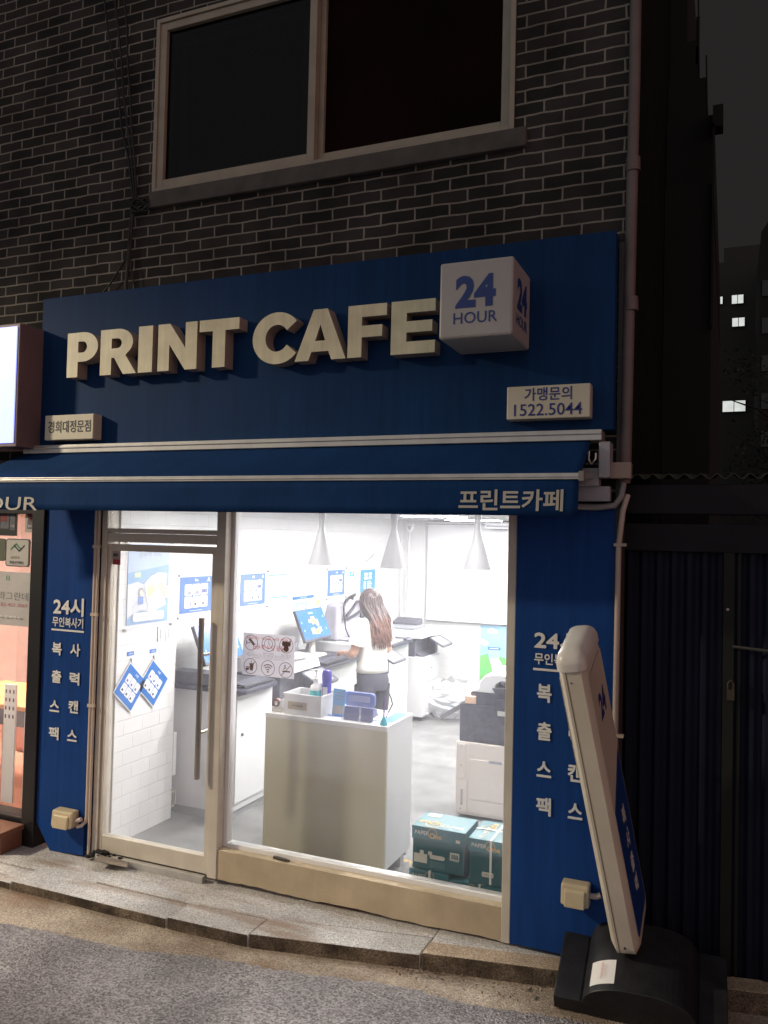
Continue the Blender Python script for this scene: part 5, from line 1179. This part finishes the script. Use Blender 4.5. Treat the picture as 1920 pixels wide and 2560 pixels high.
b = MB(); b.lathe([(.0385, .10), (.0385, .145)], cb_, 20, teal); k = len(b.f); b.f = [f for f in b.f if len(f) == 4]; b.m = b.m[:len(b.f)]; obj('label', b, mat('teal_label', (.12, .48, .58), .5), pb)
sp2 = thing('spray_can', 'glossy blue spray can standing in the basket beside the pump bottle', 'spray can', (-2.425, .53, CZ+.006))
cb_ = V3((-2.418, .525, CZ+.006)); b = MB(); b.lathe([(.030, 0), (.031, .19), (.030, .20)], cb_, 20); obj('can', b, mat('can_blue', (.05, .05, .40), .2), sp2, smooth=50)
b = MB(); b.lathe([(.030, .2005), (.033, .21), (.033, .255), (.026, .275), (.01, .28)], cb_, 20); obj('cap', b, mat('cap_blue', (.04, .03, .34), .2), sp2, smooth=50)
b = MB(); b.box(cb_.x-.012, cb_.x+.022, cb_.y-.0335, cb_.y-.0325, cb_.z+.03, cb_.z+.17); obj('label', b, mat('can_label', (.62, .62, .74), .4), sp2)
tp = thing('tape_dispenser', 'white tape dispenser with a brown roll on the left end of the counter', 'tape dispenser', (-2.72, .44, CZ))
b = MB(); b.hexa([(-2.76, .40, CZ), (-2.675, .40, CZ), (-2.675, .50, CZ), (-2.76, .50, CZ), (-2.755, .41, CZ+.02), (-2.68, .41, CZ+.02), (-2.68, .49, CZ+.02), (-2.755, .49, CZ+.02)]); obj('base', b, mat('taupe', (.36, .33, .30), .5), tp, bevel=.004)
b = MB(); b.hexa([(-2.73, .42, CZ+.02), (-2.69, .42, CZ+.02), (-2.69, .47, CZ+.02), (-2.73, .47, CZ+.02), (-2.735, .42, CZ+.065), (-2.69, .42, CZ+.085), (-2.69, .47, CZ+.085), (-2.735, .47, CZ+.065)]); obj('holder', b, whitelac, tp, bevel=.004)
b = MB(); F5 = facade(.45); F5.ring(b, -2.735, CZ+.055, .028, .013, .0, .03, None, 20); obj('tape_roll', b, mat('tape_brown', (.16, .06, .05), .4), tp)
lf = thing('leaflet_stand', 'small sky blue leaflet leaning upright on the counter', 'leaflet', (-2.31, .50, CZ))
b = MB(); p0, p1 = at(831, 1722, .50), at(860, 1792, .50); b.hexa([(p0.x, .50, CZ+.001), (p1.x, .50, CZ+.001), (p1.x, .504, CZ+.001), (p0.x, .504, CZ+.001), (p0.x, .52, p0.z), (p1.x, .52, p0.z), (p1.x, .524, p0.z), (p0.x, .524, p0.z)]); LF = obj('card', b, mat('leaflet_blue', (.16, .42, .72), .5), lf)
b = MB(); h_ = p0.z-CZ; fr = Fr((p0.x, .499, CZ), (1, 0, 0), V3((0, .02, h_))); w_ = p1.x-p0.x; fr.rect(b, .006, w_-.006, .01, h_*.38, .0005, .0015, mat('leaflet_beige', (.52, .46, .42), .6))
for k in range(3): fr.rect(b, w_*.3, w_*.85, h_*(.60+.12*k), h_*(.64+.12*k), .0005, .0015, MC['violet_ink'])
obj('print', b, ink, LF)
vb = mat('violet_blue', (.16, .20, .52), .25)
ts = thing('payment_terminal', 'translucent violet blue rounded screen standing on the reception counter', 'terminal', (-2.15, .56, CZ))
p0, p1 = at(863, 1727, .56), at(938, 1770, .56); f6 = facade(.56); b = MB(); f6.rrect(b, p0.x, p1.x, p1.z, p0.z, .025, -.012, .012); TS = obj('screen', b, sheet_film('violet_film', (.20, .27, .60), .2), ts)
b = MB(); f6.rrect(b, p0.x+.03, p1.x-.03, p0.z-.06, p0.z-.02, .01, .013, .0145); obj('light_strip', b, mat('pale_violet', (.45, .48, .72), .4), TS)
b = MB(); b.hexa([(p0.x+.05, .53, CZ), (p1.x-.0, .53, CZ), (p1.x-.0, .63, CZ), (p0.x+.05, .63, CZ), (p0.x+.05, .56, p1.z-.005), (p1.x, .56, p1.z-.005), (p1.x, .58, p1.z-.005), (p0.x+.05, .58, p1.z-.005)]); obj('foot', b, mat('foot_violet', (.14, .15, .30), .35), ts, bevel=.004)
for (xa_, xb_, lab, y_, tl_) in ((862, 897, 'clear acrylic card holder with dark blue cards, left of the pair on the counter', .42, .03), (904, 932, 'clear acrylic card holder with a navy card standing upright, right of the pair', .42, .03)):
    a, c = at(xa_, 1770, y_), at(xb_, 1802, y_); t = thing('card_holder', lab, 'card holder', ((a.x+c.x)/2, y_, CZ), 'acrylic card holders on the counter')
    b = MB(); b.box(a.x-.012, c.x+.012, y_-.03, y_-.026, CZ, CZ+.05).box(a.x-.012, c.x+.012, y_+.03, y_+.034, CZ, CZ+.11).box(a.x-.012, a.x-.009, y_-.026, y_+.03, CZ, CZ+.09).box(c.x+.009, c.x+.012, y_-.026, y_+.03, CZ, CZ+.09).box(a.x-.009, c.x+.009, y_-.026, y_+.03, CZ, CZ+.003); obj('holder', b, acry, t)
    b = MB(); b.hexa([(a.x, y_-.018, CZ+.004), (c.x, y_-.018, CZ+.004), (c.x, y_+.0, CZ+.004), (a.x, y_+.0, CZ+.004), (a.x, y_+.005, CZ+.085), (c.x, y_+.005, CZ+.085), (c.x, y_+.023, CZ+.085), (a.x, y_+.023, CZ+.085)]); obj('card_stack', b, mat('card_navy', (.06, .07, .22), .4), t)
pn = thing('pen_holder', 'small teal pen holder with a purple pen on the front counter corner', 'pen holder', (-1.955, .40, CZ))
b = MB(); b.lathe([(.026, 0), (.026, .006), (.012, .04), (.010, .05)], (-1.955, .40, CZ), 16); obj('holder', b, mat('teal_plastic', (.03, .40, .48), .35), pn, smooth=40)
b = MB(); b.tube([(-1.955, .40, CZ+.03), (-1.955, .402, CZ+.17), (-1.954, .403, CZ+.185)], [.006, .006, .002], 8); obj('pen', b, mat('pen_purple', (.10, .04, .16), .4), pn, smooth=40)
b = MB(); b.tube([(-1.945, .41, CZ+.045), (-1.93, .43, CZ+.09), (-1.915, .44, CZ+.125), (-1.925, .44, CZ+.16), (-1.94, .44, CZ+.19)], .004, 6); obj('cord', b, mat('cord_dark', (.05, .03, .08), .5), pn, smooth=60)
# ------------------------------------------------------------------ paper cartons by the window
cart = mat('carton_teal', (.004, .085, .105), .45, var=.08, scale=4); cartl = mat('carton_lid', (.007, .125, .155), .4, var=.08)
gold = mat('gold_print', (.62, .36, .06), .5); pale = mat('pale_print', (.62, .62, .55), .6); straw = mat('strap_white', (.78, .8, .78), .4)
def carton(x0, x1, y0, y1, z0, z1, label, side=True, strapx=None, rot=0):
    t = thing('paper_carton', label, 'carton', ((x0+x1)/2, (y0+y1)/2, z0), 'teal paper cartons stacked behind the window')
    b = MB(); b.box(x0+.006, x1-.006, y0+.006, y1-.006, z0, z1-.03); Bd = obj('box', b, cart, t, bevel=.003)
    b = MB(); b.box(x0, x1, y0, y1, z1-.075, z1); Ld = obj('lid', b, cartl, t, bevel=.003)
    f = facade(y0-.0003); w_ = x1-x0; L = MB()
    def logo(fr, a, c, s): fr.text(L, 'PAPER', a, c, h=.022*s, n0=.001, bold=.01, m=pale, align='L'); fr.ring(L, a+.105*s, c+.004, .028*s, .003*s, .0006, .0012, gold, 20); fr.text(L, 'One', a+.09*s, c-.008*s, h=.030*s, n0=.002, bold=.02, m=gold, align='L')
    logo(f, x0+.02, z1-.035, 1); f.rect(L, x1-.055, x1-.03, z1-.062, z1-.045, .0006, .0012, pale)
    ft = Fr((0, 0, z1+.0003), (1, 0, 0), (0, 1, 0))
    if side: logo(Fr(ft.p(0, 0), (-1, 0, 0), (0, -1, 0)), -(x1-.03), -(y0+.06), 1.7) ; ft.rect(L, x0+.03, x0+.11, y1-.07, y1-.02, .0006, .0012, pale)
    else: logo(Fr((x0+.07, y0+.03, z1+.0003), (0, 1, 0), (-1, 0, 0)), 0.0, 0, 1.5)
    obj('print', L, pale, Ld)
    f = facade(y0+.0057); L = MB()
    if strapx is None:
        for (a, c, h_) in ((.05, .135, .022), (.10, .135, .022)): f.rrect(L, x0+a, x0+a+.024, z1-c-h_, z1-c, .004, .0006, .0012, pale)
        f.rect(L, x0+.015, x0+.095, z0+.035, z0+.085, .0006, .0012, pale); f.rrect(L, x0+.11, x0+.20, z0+.065, z0+.088, .01, .0006, .0012, pale)
        f.rect(L, x1-.09, x1-.035, z1-.165, z1-.12, .0006, .0012, pale)
        for k in range(5): f.rect(L, x1-.08+.008*k, x1-.075+.008*k, z1-.155, z1-.13, .0014, .0018, cart)
        for k in range(4): f.rect(L, x0+.11, x0+.20, z0+.02+.009*k, z0+.023+.009*k, .0006, .0012, mat('faint_print', (.12, .28, .26), .6))
        f.ring(L, x1-.085, z0+.085, .012, .004, .0006, .0012, MC['faint_print'], 14); f.rrect(L, x1-.062, x1-.035, z0+.07, z0+.10, .005, .0006, .0012, MC['faint_print'])
    else: f.rrect(L, x0+w_*.30, x0+w_*.55, z0+.045, z0+.072, .006, .0006, .0012, pale); f.text(L, 'radiance', x0+w_*.425, z0+.058, h=.010, n0=.0016, m=cart)
    obj('print', L, pale, Bd)
    if strapx is not None:
        b = MB(); b.box(strapx-.006, strapx+.006, y0-.003, y0-.0015, z0+.01, z1+.002).box(strapx-.006, strapx+.006, y0-.003, y1, z1+.0015, z1+.003)
        if not side: b.box(x0-.001, x1+.001, (y0+y1)/2-.006, (y0+y1)/2+.006, z1+.0032, z1+.0045)
        obj('strap', b, straw, t)
YC = .135
carton(-1.655, -1.335, YC, YC+.25, .235, .475, 'teal paper carton without a strap, upper left of the stack by the window')
carton(-1.315, -1.05, YC-.01, YC+.30, .215, .462, 'teal paper carton with crossed white straps, upper right of the stack', side=False, strapx=-1.185)
carton(-1.665, -1.425, YC-.005, YC+.25, 0, .232, 'teal paper carton with a strap, lower left under the unstrapped one', strapx=-1.54)
carton(-1.415, -1.03, YC-.012, YC+.26, 0, .212, 'teal paper carton, lower right of the stack', strapx=-1.245)
# ------------------------------------------------------------------ copier at the right wall
cd_ = thing('copier', 'beige copier with dark upper half and side paper tray behind the cartons', 'copier', (-1.5, 2, 0))
X0, X1, Y0, Y1 = -1.90, -1.10, 1.72, 2.32
beige = mat('copier_beige', (.80, .72, .66), .45, var=.02); dkc = mat('copier_charcoal', (.05, .05, .07), .45, var=.35, scale=26)
b = MB(); b.box(X0, X1, Y0, Y1, .03, .575); obj('lower_body', b, beige, cd_, bevel=.006)
b = MB(); b.box(X0+.015, X0+.075, Y0-.008, Y0-.0005, .30, .56); b.box(X0+.015, X0+.095, Y0-.008, Y0-.0005, .05, .299); b.box(X0+.115, X1, Y0-.006, Y0-.0005, .155, .455); b.box(X0+.115, X1, Y0-.005, Y0-.0005, .05, .14); obj('access_panel', b, beige, cd_, bevel=.003)
b = MB(); b.box(X0+.26, X0+.36, Y0-.009, Y0-.0062, .44, .458, grayp); b.box(X0+.045, X0+.062, Y0-.0095, Y0-.0085, .10, .22, mat('slot_beige', (.45, .40, .38), .5))
for z in (.545, .40, .075): b.ball((X0+.045, Y0-.009, z), .006, 8, 6)
obj('latch', b, grayp, cd_)
b = MB(); b.box(X0+.02, X1, Y0+.015, Y1-.02, .576, .86); b.box(X0+.10, X1, Y0+.02, Y1-.02, .86, .955); b.box(X0+.09, X1, Y0+.005, Y0+.0145, .60, .73); b.box(X0+.30, X1, Y0-.004, Y0+.0045, .79, .92); obj('upper_body', b, dkc, cd_, bevel=.005)
b = MB(); b.box(X0+.32, X1, Y0-.009, Y0-.0045, .80, .835); obj('label_plate', b, mat('plate_silver', (.5, .5, .46), .4), cd_)
b = MB()
prof = [(X0+.10, .957), (X0+.16, .985), (X0+.17, 1.04), (X0+.21, 1.085), (X0+.28, 1.10), (X1, 1.10), (X1, 1.06), (X0+.33, 1.05), (X0+.29, 1.02), (X0+.29, .957)]
b.prism([(x, Y0+.02, z) for x, z in prof], (0, Y1-Y0-.04, 0)); obj('scanner_lid', b, whitelac, cd_, bevel=.006)
b = MB(); b.hexa([(X0+.30, Y0+.0, .958), (X1, Y0+.0, .958), (X1, Y1-.05, .958), (X0+.30, Y1-.05, .958), (X0+.27, Y0+.0, 1.0), (X1, Y0+.0, 1.02), (X1, Y1-.05, 1.02), (X0+.27, Y1-.05, 1.0)]); b.box(X0+.33, X1, Y0+.015, Y0+.019, 1.03, 1.047); obj('document_feeder', b, dkc, cd_, bevel=.006)
b = MB(); b.hexa([(-2.03, 1.74, .715), (-1.79, 1.74, .875), (-1.79, 2.2, .875), (-2.03, 2.2, .715), (-2.045, 1.74, .745), (-1.80, 1.74, .91), (-1.80, 2.2, .91), (-2.045, 2.2, .745)]); obj('paper_tray', b, mat('tray_grey', (.14, .14, .15), .5), cd_, bevel=.003)
b = MB(); b.box(X0+.06, X0+.145, Y0-.003, Y0+.10, .868, .925); obj('stapler_box', b, mat('box_peach', (.72, .48, .34), .6), cd_, bevel=.004)
# ------------------------------------------------------------------ pendants, blind, back wall things
for i, (x, y, lab) in enumerate(((-2.745, 1.10, 'leftmost of the three white cone pendant lamps behind the shop window'), (-2.205, 1.10, 'middle one of the three white cone pendant lamps behind the shop window'), (-1.63, 1.10, 'rightmost of the three white cone pendant lamps, in front of the roller blind'))):
    t = thing('pendant_lamp', lab, 'pendant lamp', (x, y, ZC), 'white cone pendant lamps')
    p = at((802, 983, 1192)[i], (1412, 1420, 1424)[i], 1.1); z0 = p.z-.0; x = p.x
    b = MB(); b.lathe([(.095, 0), (.095, .006), (.022, .265), (.019, .285), (.026, .37), (.026, .40), (.006, .402)], (x, y, z0), 28); obj('lamp_shade', b, mat('lamp_white', (.29, .29, .30), .45, var=.02), t, smooth=40)
    b = MB(); b.tube([(x, y, z0+.40), (x, y, ZC)], .004, 6); obj('cord', b, plastic_w, t)
bl = thing('roller_blind', 'large white roller blind pulled down on the back wall', 'blind', (-2.8, YB-.05, 2.3))
b = MB(); b.box(-3.51, -2.10, YB-.05, YB-.047, 1.10, 2.27); obj('cloth', b, mat('blind_cloth', (.83, .83, .85), .8, var=.01), bl)
b = MB(); b.box(-3.51, -2.10, YB-.058, YB-.04, 1.085, 1.105, whitew); obj('bottom_bar', b, whitew, bl, bevel=.003)
b = MB(); b.box(-3.54, -2.08, YB-.08, YB-.02, 2.272, 2.325); b.box(-3.54, -2.08, YB-.083, YB-.0805, 2.29, 2.30, grayp); obj('roller_box', b, whitew, bl, bevel=.003)
ac = tag(obj('air_conditioner', MB().box(-2.68, -2.30, 5.15, 5.4, 2.25, 2.325).box(-2.66, -2.32, 5.145, 5.1495, 2.262, 2.285, grayp), whitelac, bevel=.006, loc=(-2.5, 5.3, 2.3)), 'white slim air vent unit under the ceiling by the roller blind', 'air vent')
p = onX(1024, 1310, -3.78)
cc = thing('security_camera', 'small white dome camera with a dark lens high on the corner pipe', 'camera', (-3.70, 5.30, 2.25))
b = MB(); b.ball((-3.70, 5.30, 2.24), .05, 14, 10); b.box(-3.74, -3.66, 5.32, 5.345, 2.24, 2.30); obj('housing', b, whitew, cc, smooth=50)
b = MB(); b.ball((-3.685, 5.262, 2.238), .024, 12, 8); obj('lens', b, grayp, cc, smooth=50)
b = MB(); b.tube([(-3.72, 5.345, 2.22), (-3.72, 5.345, 1.28)], .018, 10); b.tube([(-3.72, 5.345, 1.28), (-3.60, 5.38, 1.28)], .012, 8); b.tube([(-3.81, 5.3, 2.25), (-3.81, 5.32, 1.0)], .008, 8)
tag(obj('corner_pipe', b, mat('pipe_white', (.70, .70, .72), .5), smooth=40, loc=(-3.72, 5.34, 1.3)), 'white cable pipes running down the back corner of the shop', 'pipe')
bw = facade(YB-.001)
t = thing('standing_poster', 'blue sky and green hill poster on the back wall under the roller blind', 'poster', (-2.55, YB, 0))
b = MB(); bw.rect(b, -2.81, -2.15, .20, 1.06, .001, .006); S = obj('sheet', b, mat('poster_sky', (.30, .52, .68), .5, var=.03), t)
L = MB(); bw.poly(L, [(-2.81, .20), (-2.15, .20), (-2.15, .72), (-2.30, .70), (-2.45, .66), (-2.58, .70), (-2.70, .72), (-2.81, .68)], .0062, .007, mat('hill_green', (.14, .42, .12), .5))
bw.poly(L, [(-2.81, .69), (-2.70, .725), (-2.6, .705), (-2.45, .67), (-2.15, .725), (-2.15, .77), (-2.35, .77), (-2.45, .755), (-2.55, .77), (-2.70, .77), (-2.81, .765)], .0071, .0076, mat('far_blue', (.28, .55, .85), .5))
for k, (a, z, r) in enumerate(((-2.66, 1.005, .035), (-2.63, .99, .04), (-2.69, .99, .03), (-2.78, .86, .04), (-2.75, .845, .045))): bw.disc(L, a, z, r, .0072+.0005*k, .0078+.0005*k, paper, 16, r*.7)
bw.poly(L, [(-2.70, .67), (-2.56, .67), (-2.56, .79), (-2.70, .79)], .0082, .0088, mat('kiosk_blue', (.35, .55, .85), .5)); bw.rect(L, -2.71, -2.55, .765, .80, .009, .0096, mat('kiosk_top', (.03, .16, .55), .5)); bw.rect(L, -2.69, -2.57, .78, .788, .0098, .0104, paper)
bw.poly(L, [(-2.69, .665), (-2.57, .665), (-2.47, .50), (-2.64, .50)], .0082, .0088, paper)
bw.disc(L, -2.76, .50, .05, .0082, .0088, mat('hill_dark', (.12, .50, .14), .5))
bw.text(L, '나만의 프린트카페', -2.70, .905, h=.052, n0=.0085, bold=.01, m=grayp, align='L')
obj('print', L, paper, S)
# clear bin bag stuffed with waste paper
b = MB(); rb = random.Random(3); n_ = 22; k_ = 12; vs = []
for i in range(k_+1):
    u = i/k_
    for j in range(n_):
        q = 2*math.pi*j/n_; r = (.30*math.sin(math.pi*(.12+.80*u))**.6+.05)*(1+rb.uniform(-.14, .14)); vs.append(V3((-2.98+r*math.cos(q), 5.0+r*.8*math.sin(q), .02+.42*u+rb.uniform(-.03, .03)*(i > 0))))
b.add(vs, [(i*n_+j, i*n_+(j+1) % n_, (i+1)*n_+(j+1) % n_, (i+1)*n_+j) for i in range(k_) for j in range(n_)]+[tuple(range(n_-1, -1, -1))])
t = thing('bin_bag', 'clear crumpled plastic bag of waste paper on the floor by the back wall', 'bin bag', (-2.98, 5.0, 0))
obj('bag', b, sheet_film('bag_film', (.80, .80, .84), .45), t)
b = MB()
for _ in range(26):
    c = V3((-2.98+rb.gauss(0, .12), 5.0+rb.gauss(0, .1), rb.uniform(.06, .34))); vs = [V3((rb.uniform(-.09, .09), rb.uniform(-.09, .09), rb.uniform(-.07, .07)))+c for _ in range(4)]; b.quad([vs[0], vs[1], vs[2]], None); b.quad([vs[1], vs[2], vs[3]], rb.choice((None, grayp, pale_blue)))
obj('waste_paper', b, mat('waste_white', (.75, .75, .78), .7), t)
# ------------------------------------------------------------------ sheet stuck on the window, door sticker, pen on the sill
nf = facade(.064)
ns_ = thing('notice_sheet', 'grey lilac notice sheet of six round pictograms stuck on the shop window', 'notice', (-2.59, .065, 1.25))
a0, a1, z0, z1 = -2.775, -2.408, 1.247, 1.506
b = MB(); b.quad([nf.p(a0, z0, .0006), nf.p(a1, z0, .0006), nf.p(a1, z1, .0006), nf.p(a0, z1, .0006)]); lil_ = mat('sheet_lilac', (.50, .49, .54), .6, var=.03)
tt = lil_.node_tree; pb_ = tt.nodes['Principled BSDF']; out_ = next(n for n in tt.nodes if n.type == 'OUTPUT_MATERIAL')
tl_ = tt.nodes.new('ShaderNodeBsdfTranslucent'); tl_.inputs[0].default_value = (.72, .69, .76, 1); mx_ = tt.nodes.new('ShaderNodeMixShader'); mx_.inputs[0].default_value = .34
tt.links.new(pb_.outputs[0], mx_.inputs[1]); tt.links.new(tl_.outputs[0], mx_.inputs[2]); tt.links.new(mx_.outputs[0], out_.inputs[0])
S = obj('sheet', b, lil_, ns_)
L = MB(); brn = mat('brown_print', (.13, .07, .06), .6); w_, h_ = a1-a0, z1-z0
def cc_(x, y): return a0+w_*x, z0+h_*y
cs = [(.16, .77), (.50, .77), (.84, .77), (.16, .21), (.50, .20), (.84, .19)]
R_ = .048
for k, (x, y) in enumerate(cs):
    a, z = cc_(x, y); nf.ring(L, a, z, R_, .0035, .0014, .002, brn, 30)
    if k in (2, 3, 5):
        d = R_*.7; nf.poly(L, [(a-d, z-d), (a-d+.003, z-d-.003), (a+d+.003, z+d-.003), (a+d, z+d)], .0021, .0027, brn)
a, z = cc_(*cs[0]); nf.poly(L, [(a-.02, z+.018), (a-.006, z+.028), (a+.03, z-.008), (a+.018, z-.02)], .0014, .002, brn); nf.rect(L, a-.035, a-.03, z-.015, z+.012, .0014, .002, brn); nf.rect(L, a-.03, a-.005, z-.004, z, .0014, .002, brn)
a, z = cc_(*cs[1]); nf.ring(L, a, z, .030, .003, .0014, .002, brn); nf.rect(L, a-.001, a+.002, z, z+.02, .0014, .002, brn); nf.rect(L, a, a+.014, z-.002, z+.001, .0014, .002, brn)
a, z = cc_(*cs[2]); nf.disc(L, a, z+.006, .020, .0014, .002, brn); nf.disc(L, a, z-.022, .018, .0014, .002, brn)
for s_ in (-1, 1): nf.disc(L, a+s_*.022, z+.010, .009, .0014, .002, brn, 14, .016)
a, z = cc_(*cs[3]); nf.poly(L, [(a-.002, z-.026), (a+.018, z-.026), (a+.023, z+.014), (a-.007, z+.014)], .0014, .002, brn); nf.rect(L, a-.01, a+.026, z+.015, z+.019, .0014, .002, brn); nf.rect(L, a+.004, a+.007, z+.019, z+.034, .0014, .002, brn); nf.rect(L, a-.034, a-.010, z-.024, z-.012, .0014, .002, brn); nf.rect(L, a-.034, a-.010, z-.009, z-.004, .0014, .002, brn)
a, z = cc_(*cs[4]); nf.disc(L, a, z-.022, .006, .0014, .002, brn)
for r in (.018, .032, .046):
    pts = [(a+r*math.cos(math.radians(q)), z-.022+r*math.sin(math.radians(q))) for q in range(45, 136, 9)]; pin = [(a+(r-.006)*math.cos(math.radians(q)), z-.022+(r-.006)*math.sin(math.radians(q))) for q in range(135, 44, -9)]
    nf.poly(L, pts+pin, .0014, .002, brn)
a, z = cc_(*cs[5]); nf.rect(L, a-.032, a+.03, z-.012, z-.003, .0014, .002, brn); nf.rect(L, a-.032, a-.022, z-.012, z-.003, .0021, .0026, MC['sheet_lilac']); nf.poly(L, [(a-.02, z+.006), (a-.004, z+.016), (a-.014, z+.024), (a+.0, z+.034), (a+.004, z+.032), (a-.006, z+.024), (a+.004, z+.015), (a-.016, z+.003)], .0014, .002, brn)
rp = mat('faint_red', (.55, .12, .14), .6)
nf.text(L, 'Keep the door closed', *cc_(.5, .885), h=.026, wd=w_*.86, n0=.0013, m=rp, mirror=True); nf.text(L, '문을 닫아 주세요', *cc_(.5, .68), h=.034, wd=w_*.62, n0=.0013, bold=.01, m=rp, mirror=True)
gp = mat('faint_brown', (.28, .22, .26), .6)
nf.text(L, 'CCTV', *cc_(.16, .545), h=.012, n0=.0013, m=gp); nf.text(L, '24H OPEN', *cc_(.5, .54), h=.012, n0=.0013, m=gp); nf.text(L, 'NO PETS', *cc_(.84, .535), h=.012, n0=.0013, m=gp)
for k, y in enumerate((.495, .46, .415)): nf.text(L, '촬영중입니다 안내문을 확인해주세요', *cc_(.5, y), h=.009, wd=w_*(.86, .80, .62)[k], n0=.0013, m=gp)
obj('print', L, brn, S)
df = facade(.0155)
t = thing('door_sticker', 'small red and grey sticker in the top left corner of the glass door', 'sticker', (-3.74, .015, 1.9))
p0, p1 = at(277, 1375, .0155), at(301, 1412, .0155); b = MB(); df.rect(b, p0.x, p1.x, p1.z, p0.z, .0, .0012); S = obj('sheet', b, mat('sticker_red', (.35, .03, .05), .5), t)
L = MB(); w_ = p1.x-p0.x; df.rect(L, p0.x+w_*.03, p1.x-w_*.03, p1.z+.035, p0.z-.002, .0014, .002, mat('sticker_grey', (.40, .34, .36), .5)); df.rrect(L, p0.x+w_*.3, p1.x-w_*.25, p1.z+.055, p0.z-.022, .004, .0021, .0026, ink); df.rect(L, p0.x+w_*.42, p1.x-w_*.3, p1.z+.062, p0.z-.028, .0027, .003, mat('sticker_teal', (.08, .25, .28), .5)); obj('print', L, ink, S)
p = at(705, 2131, .02)
b = MB(); b.tube([(p.x-.055, .02, .188), (p.x+.035, .012, .188)], .009, 10); b.tube([(p.x+.035, .012, .188), (p.x+.06, .01, .188)], .006, 8)
tag(obj('marker_pen', b, mat('marker_dark', (.05, .04, .04), .5), smooth=40, loc=(p.x, .015, .18)), 'dark marker pen lying on the beige sill outside the window', 'pen')

fr = Fr((-3.32, .92, .974), (0, 1, 0), (-1, 0, 0))
b = MB(); fr.rect(b, 0, .40, 0, .13, 0, .012); t = tag(obj('white_keyboard', b, whitelac, bevel=.003, loc=(-3.38, 1.1, .972)), 'white keyboard lying along the black edge of the nearest desk', 'keyboard')
b = MB()
for k in range(36): fr.rect(b, .02+.03*(k % 12), .042+.03*(k % 12), .02+.034*(k//12), .042+.034*(k//12), .0122, .014)
o = obj('keys', b, mat('key_grey', (.45, .45, .5), .5), t); o['kind'] = 'stuff'
b = MB(); b.hexa([(-3.72, -.14, .004), (-3.46, -.12, .002), (-3.50, -.055, .002), (-3.74, -.055, .004), (-3.72, -.13, .013), (-3.47, -.115, .009), (-3.51, -.057, .010), (-3.74, -.057, .014)])
tag(obj('wood_shim', b, mat('shim_wood', (.20, .165, .135), .8, var=.3, scale=12), bevel=.003, loc=(-3.6, -.1, 0)), 'flat weathered piece of wood lying against the foot of the glass door', 'wood piece')
b = MB(); rg = random.Random(11)
for _ in range(40):
    c = V3((-3.74+rg.gauss(0, .06), -.03+rg.uniform(-.02, .015), rg.uniform(-.03, .03))); q = rg.uniform(.006, .016); b.ball(c, (q*1.8, q, q*.8), 7, 5)
o = obj('dirt_heap', b, mat('black_dirt', (.012, .010, .009), .95), smooth=60); o['kind'] = 'stuff'; tag(o, 'black dirt heaped at the left foot of the glass door', 'dirt')
